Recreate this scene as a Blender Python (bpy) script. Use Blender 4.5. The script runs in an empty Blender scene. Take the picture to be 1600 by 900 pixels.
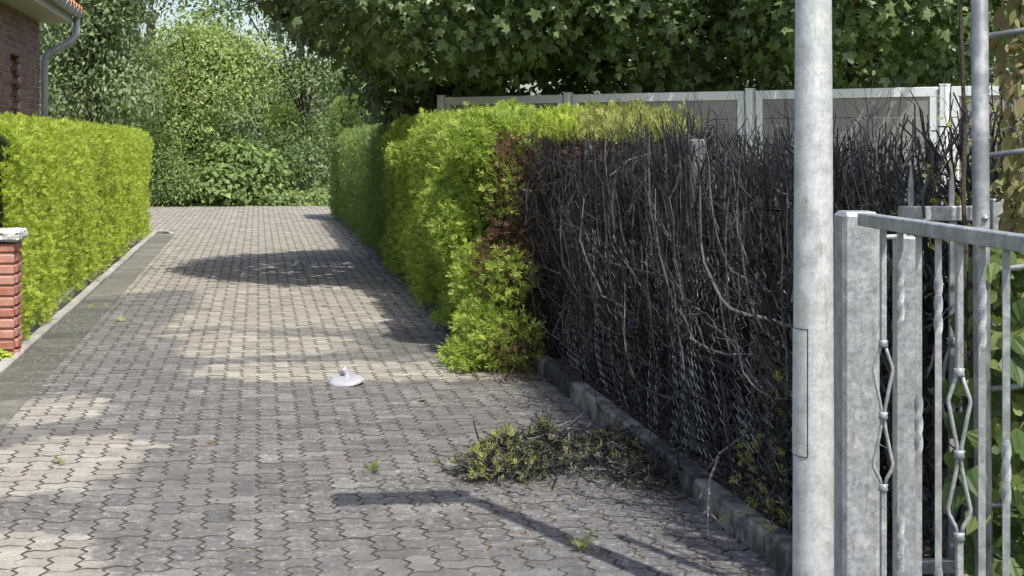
import bpy, math, random
import numpy as np
from mathutils import Vector, Matrix

random.seed(7)
R = np.random.default_rng(11)
S = bpy.context.scene
COL = S.collection

# ------------------------------------------------------------------ camera
cam = bpy.data.cameras.new('camera')
cam.sensor_width = 36.0
cam.lens = 36.0 * 2400 / 1600
cam.shift_y = -230 / 1600
cam.clip_start = 0.05
cam.clip_end = 2000
camo = bpy.data.objects.new('camera', cam)
camo.location = (0, 0, 1.75)
camo.rotation_euler = (math.radians(90), 0, 0)
COL.objects.link(camo)
S.camera = camo

# ------------------------------------------------------------------ sky + sun
EL = math.radians(56)
SH = Vector((-0.5, 0.866, 0))                       # way shadows fall
W = bpy.data.worlds.new('World')
S.world = W
W.use_nodes = True
wn = W.node_tree.nodes
bg = wn['Background']
sky = wn.new('ShaderNodeTexSky')
sky.sky_type = 'NISHITA'
sky.sun_disc = False
sky.sun_elevation = EL
sky.sun_rotation = math.atan2(-SH.x, -SH.y)
sky.air_density = 1.0
sky.dust_density = 2.5
W.node_tree.links.new(sky.outputs[0], bg.inputs[0])
bg.inputs[1].default_value = 0.15
sl = bpy.data.lights.new('sun', 'SUN')
sl.energy = 4.3
sl.angle = math.radians(0.5)
sl.color = (1.0, 0.95, 0.87)
so = bpy.data.objects.new('sun', sl)
d = Vector((SH.x * math.cos(EL), SH.y * math.cos(EL), -math.sin(EL)))
so.rotation_euler = d.to_track_quat('-Z', 'Y').to_euler()
so.location = (10, -15, 25)
COL.objects.link(so)
S.view_settings.view_transform = 'Standard'
S.view_settings.look = 'None'
S.view_settings.exposure = 0.62
S.view_settings.gamma = 1
S.render.resolution_x = 1024
S.render.resolution_y = 576

# ------------------------------------------------------------------ helpers
DIRV = np.array((-0.163, 0.9866))
DIRU = np.array((0.9866, 0.163))
ROADROT = math.atan2(DIRU[1], DIRU[0])


def w(u, v, z=0.0):
    return (DIRU[0] * u + DIRV[0] * v, DIRU[1] * u + DIRV[1] * v, z)


def wN(P):
    P = np.asarray(P, float)
    o = P.copy()
    o[..., 0] = DIRU[0] * P[..., 0] + DIRV[0] * P[..., 1]
    o[..., 1] = DIRU[1] * P[..., 0] + DIRV[1] * P[..., 1]
    return o


def tag(o, label=None, cat=None, group=None, kind=None):
    if label: o['label'] = label
    if cat: o['category'] = cat
    if group: o['group'] = group
    if kind: o['kind'] = kind
    return o


def link(o, parent=None):
    COL.objects.link(o)
    if parent is not None:
        o.parent = parent
        o.matrix_parent_inverse = Matrix.Identity(4)
    return o


def empty(name, loc=(0, 0, 0), rz=0.0, parent=None):
    o = bpy.data.objects.new(name, None)
    o.location = loc
    o.rotation_euler = (0, 0, rz)
    o.empty_display_size = 0.1
    return link(o, parent)


def mk_mesh(name, verts, polys, mat, smooth=False):
    """verts (N,3); polys = list of (M,k) int arrays"""
    me = bpy.data.meshes.new(name)
    verts = np.asarray(verts, np.float32)
    polys = [np.asarray(p, np.int32) for p in polys if len(p)]
    me.vertices.add(len(verts))
    me.vertices.foreach_set('co', verts.ravel())
    loops = np.concatenate([p.ravel() for p in polys])
    tot = np.concatenate([np.full(len(p), p.shape[1], np.int32) for p in polys])
    start = np.concatenate(([0], np.cumsum(tot)[:-1])).astype(np.int32)
    me.loops.add(len(loops))
    me.loops.foreach_set('vertex_index', loops)
    me.polygons.add(len(tot))
    me.polygons.foreach_set('loop_start', start)
    me.polygons.foreach_set('loop_total', tot)
    me.polygons.foreach_set('use_smooth', np.full(len(tot), smooth))
    me.update(calc_edges=True)
    me.validate()
    if mat: me.materials.append(mat)
    return me


def ob(name, me, parent=None, loc=(0, 0, 0), rz=0.0):
    o = bpy.data.objects.new(name, me)
    o.location = loc
    o.rotation_euler = (0, 0, rz)
    return link(o, parent)


class MB:
    def __init__(s):
        s.v = []; s.p = {}; s.n = 0

    def add(s, verts, polys):
        verts = np.asarray(verts, float).reshape(-1, 3)
        for p in polys:
            p = np.asarray(p, np.int64)
            if len(p):
                s.p.setdefault(p.shape[1], []).append(p + s.n)
        s.v.append(verts); s.n += len(verts)
        return s

    def box(s, c, size, rz=0.0, bev=0.0):
        x, y, z = size[0] / 2, size[1] / 2, size[2] / 2
        b = min(bev, x * .45, y * .45, z * .45)
        if b <= 0:
            V = np.array([(-x, -y, -z), (x, -y, -z), (x, y, -z), (-x, y, -z), (-x, -y, z), (x, -y, z), (x, y, z), (-x, y, z)], float)
            P = [[(0, 3, 2, 1), (4, 5, 6, 7), (0, 1, 5, 4), (1, 2, 6, 5), (2, 3, 7, 6), (3, 0, 4, 7)]]
        else:
            V = []; 
            for sx in (-1, 1):
                for sy in (-1, 1):
                    for sz in (-1, 1):
                        V += [(sx * x, sy * (y - b), sz * (z - b)), (sx * (x - b), sy * y, sz * (z - b)), (sx * (x - b), sy * (y - b), sz * z)]
            V = np.array(V)
            I = lambda sx, sy, sz, k: ((sx > 0) * 4 + (sy > 0) * 2 + (sz > 0)) * 3 + k
            Q = []; T = []
            for sg in (-1, 1):
                f = [I(sg, -1, -1, 0), I(sg, 1, -1, 0), I(sg, 1, 1, 0), I(sg, -1, 1, 0)]; Q.append(f if sg > 0 else f[::-1])
                f = [I(-1, sg, -1, 1), I(-1, sg, 1, 1), I(1, sg, 1, 1), I(1, sg, -1, 1)]; Q.append(f if sg > 0 else f[::-1])
                f = [I(-1, -1, sg, 2), I(1, -1, sg, 2), I(1, 1, sg, 2), I(-1, 1, sg, 2)]; Q.append(f if sg > 0 else f[::-1])
            for a in (-1, 1):
                for c_ in (-1, 1):
                    Q.append([I(a, c_, -1, 0), I(a, c_, 1, 0), I(a, c_, 1, 1), I(a, c_, -1, 1)][::(-1 if a * c_ < 0 else 1)])
                    Q.append([I(a, -1, c_, 0), I(a, -1, c_, 2), I(a, 1, c_, 2), I(a, 1, c_, 0)][::(-1 if a * c_ < 0 else 1)])
                    Q.append([I(-1, a, c_, 1), I(-1, a, c_, 2), I(1, a, c_, 2), I(1, a, c_, 1)][::(-1 if a * c_ > 0 else 1)])
                    for e in (-1, 1):
                        t = [I(a, c_, e, 0), I(a, c_, e, 1), I(a, c_, e, 2)]
                        T.append(t if a * c_ * e > 0 else t[::-1])
            P = [Q, T]
        cs, sn = math.cos(rz), math.sin(rz)
        V = np.stack((V[:, 0] * cs - V[:, 1] * sn, V[:, 0] * sn + V[:, 1] * cs, V[:, 2]), 1) + np.array(c)
        return s.add(V, P)

    def tube(s, pts, rad, sides=8, caps=True, phase=0.0, twist=None):
        pts = np.asarray(pts, float)[None]
        rad = np.broadcast_to(np.asarray(rad, float), (pts.shape[1],))[None]
        V, Q = tubes(pts, rad, sides, phase, twist)
        s.add(V, [Q])
        if caps:
            n = pts.shape[1]
            base = s.n - len(V)
            s.p.setdefault(sides, []).append(np.array([[base + k for k in range(sides)][::-1], [base + (n - 1) * sides + k for k in range(sides)]]))
        return s

    def lathe(s, prof, c=(0, 0, 0), seg=24):
        prof = np.asarray(prof, float); n = len(prof)
        a = np.linspace(0, 2 * math.pi, seg, endpoint=False)
        V = np.stack((prof[:, None, 0] * np.cos(a), prof[:, None, 0] * np.sin(a), np.repeat(prof[:, 1:2], seg, 1)), -1).reshape(-1, 3) + np.array(c)
        i = np.arange(n - 1)[:, None] * seg; k = np.arange(seg)[None]; k2 = (k + 1) % seg
        Q = np.stack((i + k, i + k2, i + seg + k2, i + seg + k), -1).reshape(-1, 4)
        return s.add(V, [Q])

    def inst(s, tv, tp, M, T):
        """copies of a template: M (N,3,3) rows = images of axes, T (N,3)"""
        N = len(T); k = len(tv)
        V = np.einsum('tk,nkj->ntj', tv, M) + T[:, None, :]
        base = (np.arange(N) * k)[:, None, None]
        s.add(V.reshape(-1, 3), [(np.asarray(p)[None] + base).reshape(-1, np.asarray(p).shape[1]) for p in tp])
        return s

    def mesh(s, name, mat, smooth=False):
        return mk_mesh(name, np.concatenate(s.v), [np.concatenate(x) for x in s.p.values()], mat, smooth)

    def obj(s, name, mat, parent=None, smooth=False, loc=(0, 0, 0), rz=0.0):
        return ob(name, s.mesh(name, mat, smooth), parent, loc, rz)


def nrm(a):
    return a / np.maximum(np.linalg.norm(a, axis=-1, keepdims=True), 1e-9)


def tubes(P, rad, sides, phase=0.0, twist=None):
    """P (N,S,3) paths, rad (N,S)"""
    N, Sg, _ = P.shape
    t = np.gradient(P, axis=1)
    t = nrm(t)
    ref = np.zeros_like(t); ref[..., 0] = 0.31; ref[..., 1] = 0.95
    bad = np.abs((t * ref).sum(-1)) > 0.9
    ref[bad] = (1, 0, 0.05)
    # keep one reference for each path
    ref = np.where(bad.any(1)[:, None, None], np.array((0.93, 0.02, 0.36)), ref)
    a = nrm(np.cross(t, ref)); b = np.cross(t, a)
    ang = np.arange(sides) / sides * 2 * math.pi + phase
    if twist is None:
        A = np.broadcast_to(ang, (N, Sg, sides))
    else:
        A = ang[None, None] + np.asarray(twist)[None, :, None]
    V = P[:, :, None] + rad[:, :, None, None] * (np.cos(A)[..., None] * a[:, :, None] + np.sin(A)[..., None] * b[:, :, None])
    n = np.arange(N)[:, None, None] * Sg * sides
    i = np.arange(Sg - 1)[None, :, None] * sides
    k = np.arange(sides)[None, None]; k2 = (k + 1) % sides
    Q = np.stack((n + i + k, n + i + k2, n + i + sides + k2, n + i + sides + k), -1).reshape(-1, 4)
    return V.reshape(-1, 3), Q


def frames(axis, roll=None):
    """rotation matrices whose y row is axis, x row random perpendicular"""
    axis = nrm(axis)
    r = R.normal(size=axis.shape) if roll is None else roll
    x = nrm(np.cross(axis, r)); z = np.cross(x, axis)
    return np.stack((x, axis, z), 1)


class Noise2:
    def __init__(s, seed, f=1.0, n=9):
        g = np.random.default_rng(seed)
        a = g.uniform(0, 6.28, n); k = f * g.uniform(0.6, 2.2, n)
        s.k = np.stack((np.cos(a) * k, np.sin(a) * k), 0); s.p = g.uniform(0, 6.28, n); s.n = n

    def __call__(s, x, y):
        return np.sin(np.asarray(x)[..., None] * s.k[0] + np.asarray(y)[..., None] * s.k[1] + s.p).sum(-1) / math.sqrt(s.n / 2) * 0.5


# ------------------------------------------------------------------ materials
def newmat(name):
    m = bpy.data.materials.new(name); m.use_nodes = True
    nt = m.node_tree
    return m, nt, nt.nodes, nt.links, nt.nodes['Principled BSDF']


def ramp(nt, cols, pos=None):
    n = nt.nodes.new('ShaderNodeValToRGB')
    e = n.color_ramp.elements
    while len(e) < len(cols): e.new(0.5)
    for i, c in enumerate(cols):
        e[i].position = pos[i] if pos else i / (len(cols) - 1)
        e[i].color = (*c, 1)
    return n


def noise(nt, scale, detail=4, rough=0.6, vec=None, dist=0.0):
    n = nt.nodes.new('ShaderNodeTexNoise')
    n.inputs['Scale'].default_value = scale
    n.inputs['Detail'].default_value = detail
    n.inputs['Roughness'].default_value = rough
    n.inputs['Distortion'].default_value = dist
    if vec is not None: nt.links.new(vec, n.inputs['Vector'])
    return n


def pos_node(nt, scale=None):
    g = nt.nodes.new('ShaderNodeNewGeometry')
    if scale is None: return g.outputs['Position']
    m = nt.nodes.new('ShaderNodeVectorMath'); m.operation = 'MULTIPLY'
    m.inputs[1].default_value = scale
    nt.links.new(g.outputs['Position'], m.inputs[0])
    return m.outputs[0]


def mix(nt, kind, fac, a, b):
    n = nt.nodes.new('ShaderNodeMix'); n.data_type = 'RGBA'; n.blend_type = kind
    for sock, val in ((n.inputs['Factor'], fac), (n.inputs[6], a), (n.inputs[7], b)):
        if hasattr(val, 'is_output'): nt.links.new(val, sock)
        elif isinstance(val, tuple): sock.default_value = (*val, 1)
        else: sock.default_value = val
    return n.outputs[2]


def mth(nt, op, a, b=None, c=None, clamp=False):
    n = nt.nodes.new('ShaderNodeMath'); n.operation = op; n.use_clamp = clamp
    for i, val in enumerate((a, b, c)):
        if val is None: continue
        if hasattr(val, 'is_output'): nt.links.new(val, n.inputs[i])
        else: n.inputs[i].default_value = val
    return n.outputs[0]


def smooth(nt, x, lo, hi):
    n = nt.nodes.new('ShaderNodeMapRange'); n.interpolation_type = 'SMOOTHSTEP'
    nt.links.new(x, n.inputs[0])
    n.inputs[1].default_value = lo; n.inputs[2].default_value = hi
    return n.outputs[0]


def surf(name, cols, scale=8, rough=0.8, bump=0.2, bscale=40, metal=0.0, spec=0.4, island=0.0, fine=0.0, bdist=0.004):
    """mottled procedural surface"""
    m, nt, N, L, b = newmat(name)
    p = pos_node(nt)
    n1 = noise(nt, scale, 6, 0.65, p)
    r = ramp(nt, cols, [0.3 + 0.4 * i / (len(cols) - 1) for i in range(len(cols))])
    fac = n1.outputs[0]
    if island:
        g = N.new('ShaderNodeNewGeometry'); oi = N.new('ShaderNodeObjectInfo')
        s_ = mth(nt, 'FRACT', mth(nt, 'ADD', g.outputs['Random Per Island'], oi.outputs['Random']))
        fac = mth(nt, 'ADD', fac, mth(nt, 'MULTIPLY', mth(nt, 'SUBTRACT', s_, 0.5), island))
    L.new(fac, r.inputs[0])
    col = r.outputs[0]
    if fine:
        n3 = noise(nt, bscale * 3, 3, 0.7, p)
        col = mix(nt, 'OVERLAY', fine, col, n3.outputs[0])
    L.new(col, b.inputs['Base Color'])
    b.inputs['Roughness'].default_value = rough
    b.inputs['Metallic'].default_value = metal
    b.inputs['Specular IOR Level'].default_value = spec
    if bump:
        n2 = noise(nt, bscale, 5, 0.7, p)
        bp = N.new('ShaderNodeBump'); bp.inputs['Strength'].default_value = bump; bp.inputs['Distance'].default_value = bdist
        L.new(n2.outputs[0], bp.inputs['Height']); L.new(bp.outputs[0], b.inputs['Normal'])
    return m


def spangle(m, sc, amt):
    nt = m.node_tree; b_ = nt.nodes['Principled BSDF']
    src = b_.inputs['Base Color'].links[0].from_socket
    v_ = nt.nodes.new('ShaderNodeTexVoronoi'); v_.inputs['Scale'].default_value = sc
    nt.links.new(pos_node(nt), v_.inputs['Vector'])
    h_ = nt.nodes.new('ShaderNodeRGBToBW'); nt.links.new(v_.outputs['Color'], h_.inputs[0])
    st = noise(nt, 9, 5, 0.7, pos_node(nt, (6, 6, 0.5)))
    c_ = mix(nt, 'OVERLAY', amt, src, h_.outputs[0])
    c_ = mix(nt, 'MULTIPLY', mth(nt, 'MULTIPLY', smooth(nt, st.outputs[0], 0.52, 0.72), 0.45), c_, (0.42, 0.40, 0.36))
    nt.links.new(c_, b_.inputs['Base Color'])
    r_ = nt.nodes.new('ShaderNodeMapRange'); nt.links.new(h_.outputs[0], r_.inputs[0]); r_.inputs[3].default_value = 0.32; r_.inputs[4].default_value = 0.6
    nt.links.new(r_.outputs[0], b_.inputs['Roughness'])


def leafmat(name, cols, pos=None, trans=0.35, tcol=None, rough=0.5, spec=0.3, patch=0.35, pscale=1.2):
    m, nt, N, L, b = newmat(name)
    g = N.new('ShaderNodeNewGeometry')
    n1 = noise(nt, pscale, 3, 0.6, g.outputs['Position'])
    f = mth(nt, 'ADD', mth(nt, 'MULTIPLY', g.outputs['Random Per Island'], 1 - patch), mth(nt, 'MULTIPLY', mth(nt, 'MULTIPLY_ADD', n1.outputs[0], 2.2, -0.6), patch))
    r = ramp(nt, cols, pos); L.new(f, r.inputs[0])
    L.new(r.outputs[0], b.inputs['Base Color'])
    b.inputs['Roughness'].default_value = rough
    b.inputs['Specular IOR Level'].default_value = spec
    t = N.new('ShaderNodeBsdfTranslucent')
    tc = mix(nt, 'MULTIPLY', 1.0, r.outputs[0], tcol or (1.5, 1.6, 0.7))
    L.new(tc, t.inputs['Color'])
    ms = N.new('ShaderNodeMixShader'); ms.inputs[0].default_value = trans
    L.new(b.outputs[0], ms.inputs[1]); L.new(t.outputs[0], ms.inputs[2])
    L.new(ms.outputs[0], N['Material Output'].inputs['Surface'])
    return m


def paver_mat(name, dry, wet, island=0.35):
    m, nt, N, L, b = newmat(name)
    g = N.new('ShaderNodeNewGeometry'); P = g.outputs['Position']
    oi = N.new('ShaderNodeObjectInfo')
    rnd = mth(nt, 'FRACT', mth(nt, 'ADD', g.outputs['Random Per Island'], oi.outputs['Random']))
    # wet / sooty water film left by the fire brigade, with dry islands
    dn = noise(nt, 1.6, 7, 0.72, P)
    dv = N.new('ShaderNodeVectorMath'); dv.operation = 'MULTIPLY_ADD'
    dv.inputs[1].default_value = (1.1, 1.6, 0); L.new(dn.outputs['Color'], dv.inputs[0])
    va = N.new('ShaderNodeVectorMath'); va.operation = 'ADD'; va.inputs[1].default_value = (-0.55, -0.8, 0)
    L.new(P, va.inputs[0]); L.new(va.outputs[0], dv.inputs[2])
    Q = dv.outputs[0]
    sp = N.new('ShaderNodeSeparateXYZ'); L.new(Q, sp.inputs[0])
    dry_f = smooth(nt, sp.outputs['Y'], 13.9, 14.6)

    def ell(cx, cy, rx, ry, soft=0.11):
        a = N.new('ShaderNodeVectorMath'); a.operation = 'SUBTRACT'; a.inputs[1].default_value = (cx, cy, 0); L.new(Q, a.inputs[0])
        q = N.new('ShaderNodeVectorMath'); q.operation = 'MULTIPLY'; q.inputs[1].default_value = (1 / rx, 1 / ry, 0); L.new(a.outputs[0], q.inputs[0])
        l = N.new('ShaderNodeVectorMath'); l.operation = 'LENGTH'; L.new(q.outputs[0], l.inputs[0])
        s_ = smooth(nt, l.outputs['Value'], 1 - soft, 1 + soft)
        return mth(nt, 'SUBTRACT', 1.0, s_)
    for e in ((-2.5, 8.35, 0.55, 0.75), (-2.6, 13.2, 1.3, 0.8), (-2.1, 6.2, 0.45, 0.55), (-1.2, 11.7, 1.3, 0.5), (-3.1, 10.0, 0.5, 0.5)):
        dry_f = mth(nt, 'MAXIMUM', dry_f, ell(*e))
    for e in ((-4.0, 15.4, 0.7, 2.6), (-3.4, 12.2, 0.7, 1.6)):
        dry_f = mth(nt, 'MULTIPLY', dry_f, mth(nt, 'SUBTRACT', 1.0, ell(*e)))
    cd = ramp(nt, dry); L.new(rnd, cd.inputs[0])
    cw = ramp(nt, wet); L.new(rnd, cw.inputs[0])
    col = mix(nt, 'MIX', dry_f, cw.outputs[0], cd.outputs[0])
    # soot next to the burnt hedge
    soot = ell(1.3, 7.6, 1.25, 4.2, 0.45)
    col = mix(nt, 'MIX', mth(nt, 'MULTIPLY', soot, 0.65), col, (0.095, 0.098, 0.106))
    # worn light flecks (dried scum) in the wet area
    fl = noise(nt, 7.0, 6, 0.7, pos_node(nt, (3.2, 3.2, 1)))
    fk = mth(nt, 'MULTIPLY', smooth(nt, fl.outputs[0], 0.53, 0.60), mth(nt, 'SUBTRACT', 1.0, mth(nt, 'MULTIPLY', dry_f, 0.75)))
    big = noise(nt, 0.9, 3, 0.5, P)
    fk = mth(nt, 'MULTIPLY', fk, smooth(nt, big.outputs[0], 0.30, 0.55))
    col = mix(nt, 'MIX', mth(nt, 'MULTIPLY', fk, 0.45), col, (0.34, 0.332, 0.31))
    ms_ = noise(nt, 2.6, 6, 0.7, P)
    col = mix(nt, 'MIX', mth(nt, 'MULTIPLY', smooth(nt, ms_.outputs[0], 0.54, 0.68), 0.45), col, (0.10, 0.095, 0.075))
    # mineral grain and blotches
    gn = noise(nt, 130, 3, 0.8, P)
    col = mix(nt, 'OVERLAY', 0.9, col, gn.outputs[0])
    bl = noise(nt, 5, 5, 0.65, P)
    col = mix(nt, 'OVERLAY', 0.6, col, bl.outputs[0])
    mg = noise(nt, 45, 4, 0.7, P)
    col = mix(nt, 'OVERLAY', 0.5, col, mg.outputs[0])
    L.new(col, b.inputs['Base Color'])
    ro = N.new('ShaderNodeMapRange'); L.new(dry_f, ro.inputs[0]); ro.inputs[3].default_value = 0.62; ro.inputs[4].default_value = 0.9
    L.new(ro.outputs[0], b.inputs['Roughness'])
    b.inputs['Specular IOR Level'].default_value = 0.35
    bp = N.new('ShaderNodeBump'); bp.inputs['Strength'].default_value = 0.5; bp.inputs['Distance'].default_value = 0.003
    L.new(gn.outputs[0], bp.inputs['Height']); L.new(bp.outputs[0], b.inputs['Normal'])
    return m


M = {}
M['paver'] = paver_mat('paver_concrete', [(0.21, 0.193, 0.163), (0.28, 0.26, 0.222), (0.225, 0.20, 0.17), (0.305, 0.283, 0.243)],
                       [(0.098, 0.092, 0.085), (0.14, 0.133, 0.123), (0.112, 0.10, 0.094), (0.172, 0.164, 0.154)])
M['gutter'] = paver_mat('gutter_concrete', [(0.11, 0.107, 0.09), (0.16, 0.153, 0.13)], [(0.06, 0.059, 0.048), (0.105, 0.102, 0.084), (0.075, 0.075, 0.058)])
M['joint'] = surf('joint_sand', [(0.035, 0.031, 0.026), (0.08, 0.071, 0.058), (0.05, 0.056, 0.03)], 6, 0.95, 0.5, 90)
M['kerb'] = surf('kerb_concrete', [(0.22, 0.21, 0.19), (0.36, 0.35, 0.32)], 5, 0.9, 0.5, 70, island=0.3, fine=0.5)
M['kerb_soot'] = surf('sooty_kerb_concrete', [(0.02, 0.0195, 0.019), (0.055, 0.052, 0.048), (0.23, 0.215, 0.19)], 7, 0.9, 0.6, 60, island=0.3, fine=0.5)
M['edge_dark'] = surf('weathered_edging', [(0.09, 0.095, 0.09), (0.19, 0.19, 0.18)], 6, 0.9, 0.5, 60, island=0.2)
M['soil'] = surf('scorched_soil', [(0.018, 0.016, 0.014), (0.06, 0.05, 0.04), (0.13, 0.115, 0.095)], 9, 1.0, 0.9, 45, bdist=0.02)
M['earth'] = surf('garden_earth', [(0.05, 0.06, 0.025), (0.10, 0.11, 0.04)], 3, 1.0, 0.5, 30)
M['lawn'] = surf('lawn_ground', [(0.10, 0.13, 0.03), (0.22, 0.24, 0.07)], 2.5, 1.0, 0.6, 60)
M['grass'] = leafmat('grass_blades', [(0.10, 0.14, 0.03), (0.20, 0.23, 0.06), (0.28, 0.27, 0.10)], trans=0.3)
M['thuja'] = leafmat('thuja_sprays_sunny', [(0.09, 0.135, 0.025), (0.28, 0.37, 0.055), (0.50, 0.58, 0.09), (0.66, 0.70, 0.17)], trans=0.5, tcol=(1.1, 1.2, 0.6), rough=0.6, patch=0.55, pscale=9)
M['thuja_b'] = leafmat('thuja_sprays_green', [(0.07, 0.12, 0.026), (0.19, 0.275, 0.05), (0.37, 0.46, 0.08), (0.56, 0.62, 0.14)], trans=0.4, tcol=(1.15, 1.25, 0.7), rough=0.6, patch=0.5, pscale=6)
M['thuja_far'] = leafmat('thuja_sprays_olive', [(0.10, 0.16, 0.05), (0.18, 0.255, 0.07), (0.28, 0.35, 0.11)], trans=0.35, tcol=(1.1, 1.2, 0.7), rough=0.6, patch=.5, pscale=6)
M['thuja_dead'] = leafmat('thuja_sprays_scorched', [(0.025, 0.014, 0.011), (0.075, 0.036, 0.024), (0.14, 0.07, 0.042), (0.18, 0.14, 0.06)], trans=0.2, tcol=(1.1, 1, 0.9), rough=0.85)
M['thuja_wilt'] = leafmat('thuja_sprays_yellowed', [(0.13, 0.15, 0.04), (0.28, 0.30, 0.08), (0.42, 0.42, 0.15)], trans=0.35, tcol=(1.1, 1.15, 0.7), rough=0.7)
M['hedge_core'] = surf('hedge_light_blocker', [(0.02, 0.03, 0.008), (0.05, 0.06, 0.015)], 6, 1.0, 0.8, 30, bdist=0.03)  # dark green of the added light-blocking boxes
M['charred'] = surf('charred_bark', [(0.005, 0.005, 0.0055), (0.011, 0.0107, 0.0115), (0.062, 0.06, 0.062)], 16, 0.45, 0.6, 120, spec=0.4, island=0.6, bdist=0.003)
M['bough'] = surf('charred_bough_bark', [(0.008, 0.008, 0.0085), (0.03, 0.029, 0.03), (0.12, 0.117, 0.117)], 12, 0.4, 0.7, 90, spec=0.4, island=0.45, bdist=0.004)
M['char_brown'] = surf('scorched_twigs', [(0.03, 0.014, 0.010), (0.07, 0.035, 0.025), (0.12, 0.08, 0.06)], 10, 0.8, 0, 50, island=0.4)
M['ash_wood'] = surf('ash_grey_wood', [(0.06, 0.056, 0.052), (0.22, 0.21, 0.195)], 10, 0.9, 0.4, 80, island=0.3)
M['wire'] = surf('burnt_galvanised_wire', [(0.015, 0.015, 0.015), (0.07, 0.068, 0.066), (0.50, 0.49, 0.46)], 3, 0.6, 0, 50, metal=0.25, island=0.75)
M['conc_post'] = surf('sooty_concrete_post', [(0.05, 0.05, 0.05), (0.12, 0.118, 0.115), (0.27, 0.265, 0.26)], 5, 0.9, 0.4, 60)
M['galv'] = surf('galvanised_steel', [(0.21, 0.22, 0.23), (0.31, 0.325, 0.335), (0.44, 0.455, 0.46)], 17, 0.45, 0.15, 60, metal=0.4, spec=0.5, fine=0.4, bdist=0.002)
M['galv_lamp'] = surf('weathered_lamp_post_zinc', [(0.36, 0.375, 0.37), (0.50, 0.52, 0.52), (0.60, 0.62, 0.615)], 15, 0.5, 0.2, 60, metal=0.3, spec=0.5, fine=0.4, bdist=0.002)
M['galv_dark'] = surf('dull_grey_steel', [(0.12, 0.13, 0.14), (0.19, 0.20, 0.215), (0.42, 0.43, 0.43)], 9, 0.55, 0.1, 50, metal=0.3)
spangle(M['galv'], 95, 0.14); spangle(M['galv_lamp'], 80, 0.08)
M['white'] = surf('white_fence_paint', [(0.70, 0.72, 0.74), (0.80, 0.81, 0.82)], 3, 0.5, 0.05, 40)
M['grey_panel'] = surf('grey_fence_board', [(0.24, 0.225, 0.215), (0.30, 0.285, 0.27)], 3, 0.7, 0.2, 60, island=0.15)
M['brick'] = surf('house_brick', [(0.19, 0.095, 0.08), (0.26, 0.135, 0.11), (0.31, 0.17, 0.14)], 12, 0.85, 0.4, 60, island=0.4)
M['brick_p'] = surf('pillar_brick', [(0.27, 0.105, 0.075), (0.36, 0.155, 0.11), (0.40, 0.215, 0.165)], 10, 0.85, 0.8, 30, island=0.4, bdist=0.012)
M['mortar'] = surf('pale_mortar', [(0.42, 0.37, 0.33), (0.52, 0.47, 0.42)], 20, 0.95, 0.3, 90)
M['granite'] = surf('granite', [(0.12, 0.12, 0.115), (0.45, 0.44, 0.42), (0.62, 0.61, 0.59)], 45, 0.8, 0.8, 35, bdist=0.012)
M['soffit'] = surf('soffit_board', [(0.58, 0.55, 0.50), (0.66, 0.63, 0.58)], 2, 0.7, 0.05, 30)
M['zinc'] = surf('zinc_gutter', [(0.33, 0.345, 0.355), (0.45, 0.465, 0.475)], 5, 0.5, 0.1, 40, metal=0.3)
M['tile'] = surf('orange_roof_tile', [(0.36, 0.13, 0.06), (0.48, 0.20, 0.10)], 8, 0.85, 0.4, 50, island=0.4)
M['bark'] = surf('bark', [(0.03, 0.025, 0.02), (0.08, 0.07, 0.055)], 8, 0.95, 0.9, 25, bdist=0.02)
M['maple'] = leafmat('maple_leaves', [(0.075, 0.12, 0.05), (0.125, 0.185, 0.07), (0.21, 0.28, 0.105)], trans=0.35, tcol=(1.2, 1.3, 0.7), rough=0.4, spec=0.5)
M['plastic'] = surf('white_lamp_plastic', [(0.27, 0.27, 0.305), (0.36, 0.36, 0.385)], 6, 0.4, 0.0, 30)
M['vine'] = leafmat('vine_leaves', [(0.035, 0.065, 0.02), (0.07, 0.12, 0.035), (0.15, 0.20, 0.06), (0.30, 0.29, 0.12)], trans=0.4, rough=0.45)
M['vine_dry'] = leafmat('wilted_vine_leaves', [(0.16, 0.12, 0.06), (0.24, 0.20, 0.10), (0.20, 0.21, 0.08), (0.33, 0.29, 0.17)], trans=0.25, tcol=(1.1, 1.0, 0.8), rough=0.8)
M['litter'] = leafmat('dry_leaf_litter', [(0.035, 0.025, 0.02), (0.12, 0.085, 0.055), (0.24, 0.19, 0.13)], trans=0.05, tcol=(1, 1, 1), rough=0.9)
M['fresh'] = leafmat('fallen_green_leaf', [(0.12, 0.15, 0.05), (0.24, 0.26, 0.11)], trans=0.2)

# ------------------------------------------------------------------ ground
def sheet(name, uvs, z, mat, kind='structure', sub=1):
    me = mk_mesh(name, [w(a, b, z) for a, b in uvs], [[tuple(range(len(uvs)))]], mat)
    return tag(ob(name, me), kind=kind)


me = mk_mesh('ground', [(-600, -60, -0.06), (600, -60, -0.06), (600, 900, -0.06), (-600, 900, -0.06)], [[(0, 1, 2, 3)]], M['earth'])
tag(ob('ground', me), kind='structure')

# paved road: bed + stones
road = sheet('road', [(-2.0, 2), (2.2, 2), (2.2, 33), (3.5, 37), (3.5, 43.6), (-9, 42.2), (-9, 31), (-2.0, 31)], -0.0055, M['joint'])
A = 0.122
SHEAR = 0.17


def tri(s):
    return np.interp(s, [0, 0.28, 0.72, 1], [0, 1, -1, 0]) * 0.016


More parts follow.
